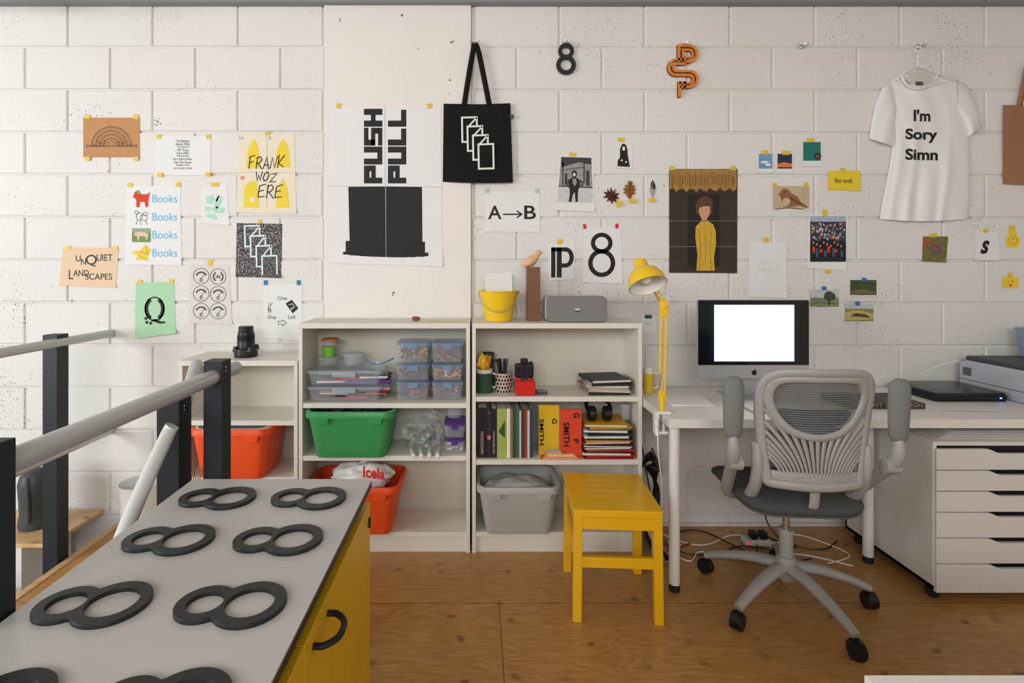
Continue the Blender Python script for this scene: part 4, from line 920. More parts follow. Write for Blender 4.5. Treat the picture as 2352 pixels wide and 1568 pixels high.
for i,(w_,h,c,nm) in enumerate(BK):
    wm=w_*2.56/F;hm=h*2.56/F
    t=T('book',(x+wm/2,-.18,RB),nm+' spined book standing on the shelf','book','books standing on shelf')
    m_=M('book '+nm,c,.5)
    add('cover',gj(gb(x,x+.0012,-.25,-.09,RB+.001,RB+hm),gb(x+wm-.0018,x+wm-.0006,-.25,-.09,RB+.001,RB+hm),gb(x,x+wm-.0006,-.2515,-.2495,RB+.001,RB+hm)),m_,t)
    add('pages',gb(x+.0012,x+wm-.0018,-.2495,-.093,RB+.004,RB+hm-.003),PAPER2,t)
    pa=CX+x*F/2.548;pb=CX+(x+wm)*F/2.548;yb=CY+(CZ-RB)*F/2.548
    words={0:'MONOGRAPH',2:'MONOBLOC'}
    if i in (0,2): prt('lettering',t,[p_text(words[i],pa+(pb-pa)*.3,yb-60,pa+(pb-pa)*.62,yb-8,rot=-90)],CREAM,2.547)
    if i==3: prt('cover_figure',t,[p_poly([(pa+3,yb-60),(pb-4,yb-85),(pb-4,yb-45)])],M('dark green print',(50,90,50)),2.547)
    if i==1: prt('spine_band',t,[p_rect(pa,yb-52,pb-1,yb-42)],M('pink print',(200,110,140)),2.547)
    x+=wm+.0003
def bigbook(px0,px1,py0,py1,m_,lab,lets,d=2.56):
    x0=wx(px0,d);x1=wx(px1,d);zt=wz(py0,d);zb=RB+.001
    t=T('cover_book',((x0+x1)/2,-.2,zb),lab,'book','large lettered books on shelf')
    add('cover',gb(x0,x1,d-DW,d-DW+.012,zb,zt),m_,t,bevel=.001)
    add('pages',gb(x0+.002,x1-.002,d-DW+.012,d-DW+.03,zb,zt-.003),PAPER2,t)
    for s,b,r in lets: prt('lettering',t,[p_text(s,*b,rot=r,bold=.02)],BLACK,d-.002)
    return t
YC=M('yellow cover',(222,182,36),.6);RC_=M('red cover',(218,72,40),.6)
bigbook(1237,1285,930,1035,YC,'yellow book with bold vertical black lettering',[('SMITH',(1239,962,1249,1022),-90),('G',(1268,961,1279,973),-90)],2.585)
bigbook(1287,1336,940,1040,RC_,'red book with bold vertical black lettering',[('SMITH',(1294,970,1308,1025),-90),('G',(1317,948,1331,960),-90),('F',(1317,1008,1329,1018),-90)],2.55)
z=RB+.001
for i,(c,w_,dp) in enumerate((((225,110,40),.19,.05),((235,225,210),.17,.05),((230,60,50),.18,.05),((240,200,60),.15,.05),((235,228,215),.12,.05),((240,150,170),.08,.045),((180,220,120),.075,.045),((250,160,60),.072,.045),((240,110,150),.07,.04),((150,210,220),.065,.04))):
    h=.0036;cx=wx(1287,2.54) if i<5 else wx(1272,2.54)
    add('sticky_note_pad',gmv(gb(cx-w_/2,cx+w_/2,-.28+.004,-.28+.004+dp*.55,z,z+h),rotz(R.uniform(-.03,.03),(cx,-.25,z))),M('note colour %d'%i,c,.7),label='coloured paper note pad in a small pile',cat='note pad',group='note pads piled on shelf');z+=h+.0003
z=RB+.001
mg=[(190,36,30),(205,44,36),(220,215,205),(60,40,36),(205,50,40),(120,96,60),(225,220,215),(40,44,50),(190,50,60),(225,190,60),(40,40,42),(230,225,215),(70,80,90),(30,30,32),(225,220,212),(110,110,110),(214,170,40),(226,178,40)]
for i,c in enumerate(mg):
    h=.0065+.004*((i*7)%3)/2;q=math.sin(i*2.1);cx=.630+.010*q;wd=.236-.035*(i/18)
    book_flat(cx-wd/2+.0,cx+wd/2,-.268,-.07,z,h,M('magazine %d'%i,c,.45),.055*math.sin(i*1.7),'magazine in a tall uneven pile','magazines piled on shelf','magazine','magazine',spine=(i%3!=2));z+=h+.0005
t=T('headphones',(.60,-.16,z),'black over-ear headphones resting on magazines','headphones')
for s in (-1,1):
    c=Vector((.60+s*.040,-.20,z+.036));add('ear_cup',gtube([c+Vector((-s*.022,0,0)),c+Vector((-s*.016,0,0)),c+Vector((s*.012,0,0)),c+Vector((s*.018,0,0))],[.028,.036,.036,.026],24),BPLAS,t,smooth=True)
add('headband',gtube(bez([(.545,-.19,z+.05),(.55,-.14,z+.075),(.60,-.10,z+.082),(.655,-.14,z+.075),(.66,-.19,z+.05)],6),.009,10,flat=.5),BPLAS,t,smooth=True)
rtub(1428,1452,930,970,2.6,CLEAR,CLEARL,'small clear plastic cup on magazines',z+.001)
# ================= TOP OF BOOKCASES
zb=TOPZ+.001
d=2.60;cx=wx(1146,d);r=47*d/F;zt=wz(668,d);cy=-.15
t=T('yellow_bucket',(cx,cy,zb),'yellow enamel bucket holding white paper','bucket')
add('bucket_body',glathe([(0,zb),(r*.66,zb),(r*.68,zb+.006),(r*.96,zt-.006),(r*1.0,zt-.003),(r,zt),(r*.95,zt),(r*.64,zb+.008),(0,zb+.008)],(cx,cy,0),40),YMET,t,smooth=True)
add('bucket_handle',gtube(bez([(cx-r,cy,zt-.006),(cx-r*.85,cy-r*.55,zt-.06),(cx-r*.2,cy-r*.98,zt-.098),(cx+r*.55,cy-r*.92,zt-.075),(cx+r,cy,zt-.006)],8),.0022,8),SILV,t,smooth=True)
for s in(-1,1): add('handle_lug',gell((cx+s*r*.99,cy,zt-.006),.006,.01,.01,12),YMET,t,smooth=True)
for i in range(4):
    a=gb(cx-.066+i*.003,cx+.068+i*.002,cy-.01+i*.006,cy-.0085+i*.006,zt-.06,zt+.085-i*.003+.002)
    add('paper_sheet',gmv(a,Matrix.Translation((cx,cy,zt))@Matrix.Rotation(.03*(i-1),4,'Y')@Matrix.Translation((-cx,-cy,-zt))),PAPER,label='white paper sheet standing in yellow bucket',cat='paper',group='paper in bucket')
bx0=wx(1211,2.62);bx1=wx(1241,2.62);zt=wz(613,2.62)
add('wooden_block',gb(bx0,bx1,-.18,-.115,zb,zt),WOODD,label='tall dark hardwood block standing on bookcase',cat='block',bevel=.001)
cx=(bx0+bx1)/2;cyb=-.15
BW=M('pale beech',(222,180,144),.45,var=.08,scale=20)
t=T('wooden_bird',(cx,cyb,zt),'pale turned wooden bird ornament on hardwood block','ornament')
sp=bez([(-.052,0,.004),(-.036,0,.014),(-.012,0,.030),(.008,0,.044),(.018,0,.062),(.026,0,.076)],5);rs=[.004+.021*math.sin(min(1,i/12)*math.pi*.55) if i<12 else max(.006,.024-.0011*(i-12)) for i in range(len(sp))]
add('bird_body',gtube([Vector((cx,cyb,zt))+p for p in sp],rs,16),BW,t,smooth=True,ang=80)
add('bird_head',gell((cx+.024,cyb,zt+.07),.018,.016,.016),BW,t,smooth=True)
add('beak',gtube([(cx+.036,cyb,zt+.072),(cx+.056,cyb,zt+.072)],[.006,.001],10),BW,t,smooth=True)
add('bird_foot',gcyl((cx-.002,cyb,zt),(cx-.002,cyb,zt+.016),.006),BW,t)
x0=wx(1257,2.56);x1=wx(1395,2.56);zt=wz(681,2.56);y0=-.24;y1=-.09
SPM=M('speaker grey cloth',(132,132,131),.9,var=.2,scale=500,bump=.3)
t=T('speaker',((x0+x1)/2,-.16,zb),'rounded grey wireless speaker on bookcase','speaker')
add('speaker_grille',gloft([[Vector((( x0+x1)/2+a,yy,(zb+zt)/2+b)) for a,b in rr((x1-x0)/2*s,(zt-zb)/2*s,.02)] for yy,s in ((y0,.965),(y0+.006,.99),(y0+.03,1.),(y1,1.))]),SPM,t,smooth=True)
add('speaker_shell',gloft([[Vector((( x0+x1)/2+a,yy,(zb+zt)/2+.0+b)) for a,b in rr((x1-x0)/2+.003,(zt-zb)/2+.0005,.022)] for yy in (y0+.035,y1+.002)]),M('speaker silver shell',(196,195,193),.4),t,smooth=True)
add('speaker_badge',gb((x0+x1)/2-.011,(x0+x1)/2+.011,y0-.002,y0+.002,(zb+zt)/2-.004,(zb+zt)/2+.004),WP,t,bevel=.003)
prt('lettering',t,[p_text('SONOS',1321,713,1332,717)],BLACK,2.5575)
blob('stone',(wx(955,2.62),-.17,zb+.010),.021,.015,.011,M('reddish stone',(140,84,66),.7,var=.2,scale=60),'small flat reddish brown stone on bookcase','stone',.2,16,9,flatb=zb)
add('paper_strip',gb(wx(980,2.6),wx(1062,2.6),-.21,-.17,zb,zb+.0015),M('pale yellow paper',(230,216,150),.8),label='pale yellow paper strip lying on bookcase',cat='paper')
d=2.6;cx=wx(557,d);z0=LOWZ+.001;zt=wz(751,d);H=zt-z0;r=.048
t=T('camera_lens',(cx,-.16,z0),'large black camera lens standing upright on low bookcase','camera lens')
add('lens_hood',glathe([(0,z0),(r*1.12,z0),(r*1.15,z0+H*.1),(r*1.1,z0+H*.26),(r*.95,z0+H*.28)],(cx,-.16,0),32),BPLAS,t,smooth=True)
for k in range(4):
    a=math.pi/4+k*math.pi/2;add('hood_petal',gtube([(cx+r*1.05*math.cos(a),-.16+r*1.05*math.sin(a),z0+H*.2),(cx+r*1.12*math.cos(a),-.16+r*1.12*math.sin(a),z0+H*.36)],[.016,.008],8),BPLAS,t,smooth=True)
add('lens_barrel',glathe([(r*.86,z0+H*.26),(r*.86,z0+H*.5),(r*.82,z0+H*.52),(r*.82,z0+H*.74),(r*.78,z0+H*.76),(r*.78,z0+H*.82)],(cx,-.16,0),32),BPLAS,t,smooth=True)
add('focus_ring',gj(*[glathe([(r*.84,z0+H*(.54+.03*i)),(r*.87,z0+H*(.55+.03*i)),(r*.84,z0+H*(.56+.03*i))],(cx,-.16,0),28) for i in range(6)]),BRUB,t)
add('rear_cap',glathe([(r*.78,z0+H*.82),(r*.72,z0+H*.84),(r*.72,z0+H*.985),(r*.68,z0+H),(0,z0+H)],(cx,-.16,0),32),BPLAS,t,smooth=True)
# ================= DESK
DZ=.73;DF=2.18-DW
t=T('desk',(1.7,-.32,0),'long white desk with round white legs','desk')
add('desk_top',gb(.79,3.05,DF,-.025,DZ-.036,DZ),DESKM,t,bevel=.001)
for lx,ly in ((.829,2.208-DW+.02),(1.80,2.443-DW),(.83,-.08),(2.9,-.55)):
    add('leg',gcyl((lx,ly,.03),(lx,ly,DZ-.036),.022),DESKM,t,smooth=True)
    add('leg_foot',gcyl((lx,ly,0),(lx,ly,.03),.0215),BRUB,t,smooth=True)
# ================= DRAWER UNIT
x0=1.847;x1=2.50;y0=2.15-DW;y1=2.66-DW;z0=.052;z1=wz(1014,2.15)
DRM=M('drawer white',(218,216,211),.45,var=.015)
t=T('drawer_unit',((x0+x1)/2,(y0+y1)/2,0),'white six-drawer unit on castors under desk','drawer unit')
add('carcass',gj(gb(x0,x0+.016,y0+.002,y1,z0,z1-.016),gb(x1-.016,x1,y0+.002,y1,z0,z1-.016),gb(x0,x1,y0,y1,z1-.016,z1),gb(x0,x1,y0+.002,y1,z0,z0+.014),gb(x0,x1,y1-.01,y1,z0,z1)),DRM,t)
add('cavity_shade_panel',gb(x0+.016,x1-.016,y0+.04,y0+.05,z0+.014,z1-.016),M('painted cavity shade',(40,38,36)),t)  # dark sheet paints the shade seen through the drawer cut-outs
ys=[1027,1076,1124,1172,1231,1290,1357]
for i in range(6):
    zt=wz(ys[i],2.15)-.004;zb_=wz(ys[i+1],2.15)+.0
    xa=x0+.004;xb=x1-.004
    c0=wx(2262,2.15);c1=wx(2295,2.15);dp=.018
    P=[(xa,zb_),(xb,zb_),(xb,zt-dp),(c1,zt-dp)]+[(c1+(c0-c1)*k/6,zt-dp+dp*(.5-.5*math.cos(math.pi*k/6))) for k in range(1,7)]+[(xa,zt)]
    add('drawer',gprism(P,y0-.012,y0+.004),DRM,t,bevel=.0008)
def castor(par,c,ang,sc=1.):
    c=Vector(c);r=.024*sc
    ax=Vector((math.cos(ang),math.sin(ang),0))
    g=gj(gtube([c+ax*.004+Vector((0,0,r)),c+ax*.016*sc+Vector((0,0,r))],r,20),gtube([c-ax*.004+Vector((0,0,r)),c-ax*.016*sc+Vector((0,0,r))],r,20))
    o=add('castor',g,BPLAS,par,smooth=True)
    add('castor_hood',gj(gtube([c-ax*.012*sc+Vector((0,0,r*1.15)),c+ax*.012*sc+Vector((0,0,r*1.15))],r*1.0,16),gcyl(c+Vector((0,0,r*1.6)),c+Vector((0,0,r*2.3)),.007*sc)),BPLAS,o,smooth=True)
for a,b in ((x0+.03,y0+.04),(x0+.03,y1-.05),(x1-.05,y0+.04)): castor(t,(a,b,0),1.2,.9)
for i in range(5):
    add('loose_paper',gmv(gb(1.90+i*.02,2.35-i*.01,-.62+i*.01,-.30,z1+.001+i*.004,z1+.0035+i*.004),rotz(R.uniform(-.03,.03),(2.1,-.45,0))),PAPER2,label='loose paper lying on top of drawer unit',cat='paper',group='papers on drawer unit')
# ================= MONITOR
d=2.50;mx0=wx(1602,d);mx1=wx(1859,d);mz0=wz(869,d);mz1=wz(688,d);my=d-DW;mc_=(mx0+mx1)/2
t=T('desktop_computer',(mc_,my+.06,DZ),'silver all-in-one computer with glowing white screen','computer')
add('screen_housing',gloft([[Vector((mc_+a,yy,(mz0+mz1)/2+b)) for a,b in rr((mx1-mx0)/2*s,(mz1-mz0)/2*s,.012)] for yy,s in ((my,.995),(my+.003,1),(my+.012,1),(my+.035,.6))]),SILV,t,smooth=True)
zch=wz(838,d)
add('screen_bezel',gb(mx0+.003,mx1-.003,my-.002,my+.001,zch,mz1-.003),M('glossy black glass',(10,14,20),.12),t,bevel=.0008)
add('display',gb(wx(1628,d),wx(1834,d),my-.0028,my-.0018,wz(832,d),wz(697,d)),M('dark blue display',(12,24,38),.15,emit=.15),t)
add('display_window',gb(wx(1640,d),wx(1823,d),my-.0036,my-.0026,wz(829,d),wz(700,d)),M('glowing white display',(255,255,255),.5,emit=2.4),t)
add('computer_stand',gj(gb(mc_-.095,mc_+.095,my+.0,my+.17,DZ+.001,DZ+.006),gb(mc_-.09,mc_+.09,my+.075,my+.08,DZ+.004,DZ+.22),gb(mc_-.06,mc_+.06,my+.03,my+.08,DZ+.2,DZ+.22)),SILV,t,bevel=.002)
prt('logo_mark',t,[p_poly([(1732,851),(1735,850),(1738,852),(1737,855),(1738.5,858),(1736,861),(1733,861),(1731,861),(1728,859),(1727,855),(1729,851)])],BLACK,d-.003)
prt('logo_mark',t,[p_poly([(1733,849),(1735,846),(1736,847),(1734,850)])],BLACK,d-.003)
kx=wx(1722,2.3)
t=T('keyboard',(kx+.14,-.47,DZ),'slim white and silver keyboard on desk','keyboard')
add('keyboard_base',gb(kx,kx+.28,-.53,-.42,DZ+.001,DZ+.008),SILV,t,bevel=.002)
add('keys',gj(*[gb(kx+.006+i*.018,kx+.0215+i*.018,-.525+j*.02,-.508+j*.02,DZ+.008,DZ+.011) for i in range(15) for j in range(5)]),WP,t)
add('white_notepad',gmv(gb(wx(1530,2.5),wx(1620,2.5),-.42,-.24,DZ+.001,DZ+.007),rotz(-.1,(1.,-.3,0))),PAPER,label='white notepad lying on desk by lamp',cat='notepad')
mug(1483,1504,845,2.62,DZ+.001,M('white glaze',(232,228,220),.3),'small mug with yellow band on desk',1,M('yellow glaze',(222,190,50),.3),.03)
t=book_flat(wx(1948,2.35),wx(2122,2.35),-.455,-.26,DZ+.001,.024,M('art book cover',(60,54,50),.5),0,'thick art book lying flat on desk','large books on desk','art_book','book')
add('spine_face',gb(wx(1948,2.35),wx(2122,2.35),-.4575,-.455,DZ+.001,DZ+.025),M('art book cover'),t)
prt('lettering',t,[p_text('VINCENT VAN GOGH',1958,926,2119,935)],M('gold lettering',(176,150,106),.5),2.341)
t=T('flatbed_scanner',(0,0,0),'slim black flatbed scanner with blue light on desk','scanner')
add('scanner_body',grr([(0.002,.168,.138,.015),(.012,.172,.142,.02),(.026,.172,.142,.02)],0,0),BPLAS,t,smooth=True)
add('scanner_lid',grr([(.027,.170,.140,.02),(.040,.166,.136,.02),(.043,.14,.11,.02)],0,0),M('glossy black',(22,22,24),.25),t,smooth=True)
add('power_light',gell((.13,-.143,.018),.005,.003,.004,10),M('blue led',(60,120,255),.3,emit=8),t)
t.location=(2.300,-.195,DZ)
x0=2.495;PRM=M('blue grey plastic',(180,187,196),.4);z0=DZ+.001
t=T('printer',(x0+.22,-.3,z0),'pale blue-grey laser printer on desk','printer')
add('printer_body',gprismx([(-.52,z0),(-.05,z0),(-.05,z0+.135),(-.09,z0+.15),(-.46,z0+.15),(-.52,z0+.10)],x0,x0+.42),PRM,t,bevel=.010,seg=3)
add('printer_top',gb(x0+.015,x0+.40,-.42,-.07,z0+.148,z0+.172),M('slate plastic',(66,72,80),.5),t,bevel=.008)
add('side_seam',gb(x0-.001,x0+.003,-.50,-.06,z0+.052,z0+.055),GREYI,t)
add('side_vent',gj(*[gb(x0-.002,x0+.004,-.12+i*.008,-.116+i*.008,z0+.075,z0+.115) for i in range(6)]),GREYI,t)
t=T('plastic_container',(2.84,-.13,z0+.173),'blue-grey plastic container on the printer','container')
add('container_body',grr([(z0+.173,.066,.05,.02),(z0+.25,.075,.055,.02),(z0+.31,.08,.055,.02)],2.835,-.13),M('powder blue plastic',(132,150,168),.4),t,smooth=True)
add('container_rim',grr([(z0+.305,.084,.06,.02),(z0+.317,.084,.06,.02)],2.835,-.13),M('powder blue plastic'),t,smooth=True)
add('paintbrush',gtube([(wx(2170,2.3),-.49,DZ+.005),(wx(2290,2.3),-.50,DZ+.005)],[.003,.0045],8),M('brush handle',(190,195,205),.3),label='slim brush lying on desk edge',cat='brush')
# ================= DESK LAMP
t=T('desk_lamp',wp(1523,945,2.28),'yellow jointed desk lamp clamped to desk edge','desk lamp')
dl=2.27;b0=wp(1521,938,dl);b0.z=DZ
add('clamp',gj(gb(b0.x-.018,b0.x+.03,b0.y-.02,b0.y+.02,DZ+.001,DZ+.012),gb(b0.x-.035,b0.x-.018,b0.y-.015,b0.y+.015,DZ-.075,DZ+.012),gb(b0.x-.035,b0.x+.02,b0.y-.015,b0.y+.015,DZ-.085,DZ-.073),gcyl((b0.x+.006,b0.y,DZ-.08),(b0.x+.006,b0.y,DZ-.04),.006)),WP,t,bevel=.001)
add('pivot',gcyl((b0.x,b0.y,DZ+.01),(b0.x,b0.y,DZ+.07),.011),YMET,t,smooth=True)
A0=Vector((b0.x,b0.y,DZ+.06));J=wp(1525,700,2.28);Hd=wp(1478,606,2.26)
ya=Vector((.011,0,0))
for s in(-1,1):
    add('lower_arm',gtube([A0+ya*s,J+ya*s],.0048,8),YMET,t,smooth=True)
    add('upper_arm',gtube([J+ya*s*.8+Vector((0,0,-.01)),Hd+ya*s*.8],.0045,8),YMET,t,smooth=True)
add('elbow_joint',gj(gb(J.x-.018,J.x+.018,J.y-.007,J.y+.007,J.z-.05,J.z+.02),gcyl(J+Vector((0,-.012,-.005)),J+Vector((0,.012,-.005)),.01)),YMET,t,bevel=.003)
add('lamp_joint',gb(A0.x-.016,A0.x+.016,A0.y-.007,A0.y+.007,A0.z-.01,A0.z+.04),YMET,t,bevel=.003)
for P0,P1,f0,f1,nn in ((A0,J,.06,.22,120),(J,Hd,.1,.35,100)):
    sp=[]
    for i in range(nn):
        a=i*.9;q=P0.lerp(P1,f0+f1*i/nn);sp.append(q+Vector((.006*math.cos(a)-.012,.006*math.sin(a),0)))
    add('spring',gtube(sp,.0012,5),CHROME,t,smooth=True)
ax=Vector((.018,-.075,-.12)).normalized();top=wp(1468,597,2.26)
prof=[(0,0),(.018,.0),(.026,.008),(.028,.03),(.034,.045),(.056,.062),(.072,.09),(.077,.118),(.079,.128)]
q=Vector((0,0,1)).rotation_difference(ax).to_matrix().to_4x4()
v,f=glathe(prof,(0,0,0),36);add('lamp_shade',([top+(q@x) for x in v],f),YMET,t,smooth=True)
v,f=glathe([(0,.03),(.03,.045),(.053,.064),(.069,.092),(.0765,.1275)],(0,0,0),36);add('shade_lining',([top+(q@x) for x in v],f),M('lamp white lining',(235,232,225),.5),t,smooth=True)
v,f=gell((0,0,.085),.026,.026,.032,16);add('bulb',([top+(q@x) for x in v],f),M('bulb glass',(240,240,235),.2),t,smooth=True)
add('shade_bracket',gtube([Hd,top+ax*.03],.006,8),YMET,t,smooth=True)
add('lamp_cable',gtube(bez([wp(1470,598,2.24),wp(1485,586,2.24),wp(1515,592,2.26),wp(1528,640,2.28),wp(1535,700,2.285),wp(1530,800,2.29),wp(1519,905,2.29)],8),.0025,6),WP,t,smooth=True)
add('supply_cable',gtube(bez([(b0.x-.04,b0.y,DZ-.02),wp(1510,985,2.2),wp(1512,1040,2.2),wp(1520,1120,2.3),wp(1518,1240,2.35),wp(1530,1290,2.42),(wx(1560,2.6),-.22,.008)],8),.003,6),WP,t,smooth=True)
add('inline_switch',gtube([wp(1508,960,2.2),wp(1509,1000,2.2)],.008,10),WP,t,smooth=True)
# ================= STOOL
t=T('stool',(0,0,0),'yellow painted wooden stool with rectangular seat','stool')
add('seat',grr([(.402,.166,.182,.008),(.405,.17,.186,.01),(.427,.17,.186,.01),(.43,.167,.183,.01)],0,0),YPLAS,t,smooth=True)
for sx in(-1,1):
    for sy in(-1,1):
        add('leg',gloft([[Vector((sx*.150+a+sx*.004*(1-z/.4),sy*.162+b+sy*.006*(1-z/.4),z)) for a,b in ((-.017,-.017),(.017,-.017),(.017,.017),(-.017,.017))] for z in(0,.402)]),YPLAS,t,bevel=.002)
for s in(-1,1):
    add('apron',gb(-.135,.135,s*.166-.009,s*.166+.009,.352,.402),YPLAS,t,bevel=.001)
    add('apron',gb(s*.153-.009,s*.153+.009,-.147,.147,.352,.402),YPLAS,t,bevel=.001)
    add('stretcher',gb(s*.153-.009,s*.153+.009,-.15,.15,.285,.315),YPLAS,t,bevel=.002)
add('stretcher',gb(-.14,.14,-.175,-.155,.205,.245),YPLAS,t,bevel=.002)
add('stretcher',gb(-.14,.14,.155,.175,.205,.245),YPLAS,t,bevel=.002)
t.location=(.548,2.20-DW,0);t.rotation_euler=(0,0,-.06)
# ================= CHAIR
t=T('office_chair',(0,0,0),'grey mesh-back office chair with flipped-up arms','chair')
hub=add('chair_base',gj(glathe([(0,.10),(.034,.10),(.042,.13),(.04,.17),(.033,.19),(0,.19)],(0,0,0),28)),CHG,t,smooth=True)
for k in range(5):
    a=math.radians(142+72*k);u=Vector((math.cos(a),math.sin(a),0))
    P=bez([u*.02+Vector((0,0,.150)),u*.12+Vector((0,0,.142)),u*.23+Vector((0,0,.112)),u*.315+Vector((0,0,.078))],5)
    add('leg',gtube(P,[.031-.0125*i/(len(P)-1) for i in range(len(P))],12,flat=.75,up=(0,0,1)),CHG,hub,smooth=True,ang=60)
    castor(hub,u*.315,a+1.1+k*.7,1.25)
add('gas_lift',gj(gcyl((0,0,.17),(0,0,.285),.027,.025),gcyl((0,0,.285),(0,0,.30),.03,.028)),CHG,t,smooth=True)
add('lift_rod',gcyl((0,0,.30),(0,0,.40),.014),CHROME,t,smooth=True)
add('tilt_mechanism',grr([(.385,.04,.06,.02),(.395,.07,.10,.03),(.42,.08,.12,.03)],0,.0),BPLAS,t,smooth=True)
add('seat_pan',grr([(.415,.15,.16,.06),(.424,.20,.21,.09),(.436,.212,.225,.09)],0,.03),CHG,t,smooth=True)
def seatg():
    rings=[]
    for z,s in ((.434,.93),(.442,1.0),(.456,1.02),(.468,1.0),(.477,.93),(.481,.8),(.479,.4)):
        ring=[]
        for x,y in rr(.220*s,.24*s,.11*s,6):
            ring.append(Vector((x-.003,y+.035,z-max(0,(y-.13))*.3+.010*(abs(x)/.25)**2)))
        rings.append(ring)
    return gloft(rings)
add('seat_cushion',seatg(),SEATM,t,smooth=True,ang=70)
def ysurf(x,z): return -.225-.10*(z-.55)+1.15*x*x+.02*math.sin((z-.55)/.44*math.pi)
def S(x,z,dy=0): return Vector((x,ysurf(x,z)+dy,z))
outl=[(0,.992),(.10,.990),(.155,.980),(.190,.952),(.206,.905),(.205,.83),(.197,.74),(.187,.65),(.178,.585),(.166,.552),(.10,.546),(0,.544)]
outl=outl+[(-a,b) for a,b in outl[-2:0:-1]]
OL=[(p.x,p.y) for p in bez([Vector((a,b,0)) for a,b in outl],5,True)]
oval=[(0,.944),(.09,.943),(.135,.932),(.153,.895),(.146,.85),(.118,.80),(.07,.762),(0,.748)]
oval=oval+[(-a,b) for a,b in oval[-2:0:-1]]
OV=[(p.x,p.y) for p in bez([Vector((a,b,0)) for a,b in oval],6,True)]
def strip(loopA,loopB):
    n=len(loopA);m=5;V=[];Fc=[]
    for k in range(m+1):
        for (a,b),(c,e) in zip(loopA,loopB):
            x=a+(c-a)*k/m;z=b+(e-b)*k/m;V.append(S(x,z,-.006*math.sin(k/m*math.pi)))
    for k in range(m):
        for i in range(n): j=(i+1)%n;Fc.append((k*n+i,k*n+j,(k+1)*n+j,(k+1)*n+i))
    return V,Fc
def inset(L,w_):
    n=len(L);out=[]
    for i in range(n):
        a=Vector(L[i-1]);b=Vector(L[(i+1)%n]);tt=(b-a).normalized();out.append((L[i][0]+tt.y*w_,L[i][1]-tt.x*w_))
    return out
add('backrest_frame',strip(OL,inset(OL,.026)),CHG,t,smooth=True,ang=80,solid=.014)
add('backrest_ring',strip([(a*1.20,.85+(b-.85)*1.22) for a,b in OV],OV),CHG,t,smooth=True,ang=80,solid=.012)
def inpoly(pts,x,z):
    c=False;n=len(pts);j=n-1
    for i in range(n):
        if (pts[i][1]>z)!=(pts[j][1]>z) and x<(pts[j][0]-pts[i][0])*(z-pts[i][1])/(pts[j][1]-pts[i][1])+pts[i][0]: c=not c
        j=i
    return c
OVb=[(a*1.12,.85+(b-.85)*1.14) for a,b in OV]
gs=[]
for k in range(-10,11):
    u=k/10;pts=[]
    for i in range(61):
        w_=i/60;z=.600+.30*w_;x=u*(.122+.46*w_**1.5)
        if inpoly(OVb,x,z) or not inpoly(OL,x,z): break
        pts.append(S(x,z,-.002))
    if len(pts)>2:
        V=[];Fc=[]
        for i,p in enumerate(pts):
            a=pts[max(i-1,0)];b=pts[min(i+1,len(pts)-1)];tt=(b-a).normalized();nn_=Vector((tt.z,0,-tt.x)).normalized()
            hw=.0036+.0036*min(1,i/20)
            V+=[p-nn_*hw,p+nn_*hw]
        for i in range(len(pts)-1): Fc.append((2*i,2*i+1,2*i+3,2*i+2))
        gs.append((V,Fc))
add('backrest_ribs',gj(*gs),CHG,t,solid=.008,smooth=True)
V=[];Fc=[]
for j in range(9):
    for i in range(25):
        u=-1+2*i/24;zt_=.600+.15*j/8;xm=.150+.034*(j/8)
        V.append(S(u*xm,zt_,.014))
for j in range(8):
    for i in range(24): k=j*25+i;Fc.append((k,k+1,k+26,k+25))
add('back_lining',(V,Fc),M('dark back lining',(58,61,64),.9,alpha=.75),t,smooth=True)
V=[];Fc=[]
for j in range(5):
    for i in range(25):
        u=-1+2*i/24;zt_=.552+.056*j/4;xm=.168+.03*(j/4)*.4
        V.append(S(u*xm,zt_,-.001))
for j in range(4):
    for i in range(24): k=j*25+i;Fc.append((k,k+1,k+26,k+25))
add('backrest_lower_band',(V,Fc),CHG,t,solid=.010,smooth=True)
gs=[];
for i in range(22):
    z=.755+i*.0085
    xs=[a for a in [q*.005 for q in range(-34,35)] if inpoly(OV,a,z)]
    if len(xs)>2:
        gs.append(gtube([S(x,z,.004) for x in (min(xs)-.004,min(xs)/2,0,max(xs)/2,max(xs)+.004)],.0020,6))
add('mesh_slats',gj(*gs),M('mesh slat grey',(134,135,135),.6),t)
n=len(OV);V=[S(0,.85,.012)]+[S(a,b,.008) for a,b in OV];add('back_mesh',(V,[(0,i+1,(i+1)%n+1) for i in range(n)]),M('dark mesh fabric',(84,88,91),.9,alpha=.72),t)
add('lumbar_pad',gloft([[S(a*s,.80+(b-.85)*s*.42,.018+dd) for a,b in OV] for s,dd in ((.86,0),(.9,.006),(.86,.014))]),M('dark lumbar foam',(78,82,84),.9),t,smooth=True)
add('back_stem',gtube(bez([(0,-.08,.415),(0,-.16,.425),(0,-.20,.48),(0,-.208,.56)],6),.018,12,flat=.5,up=(0,1,0)),CHG,t,smooth=True)
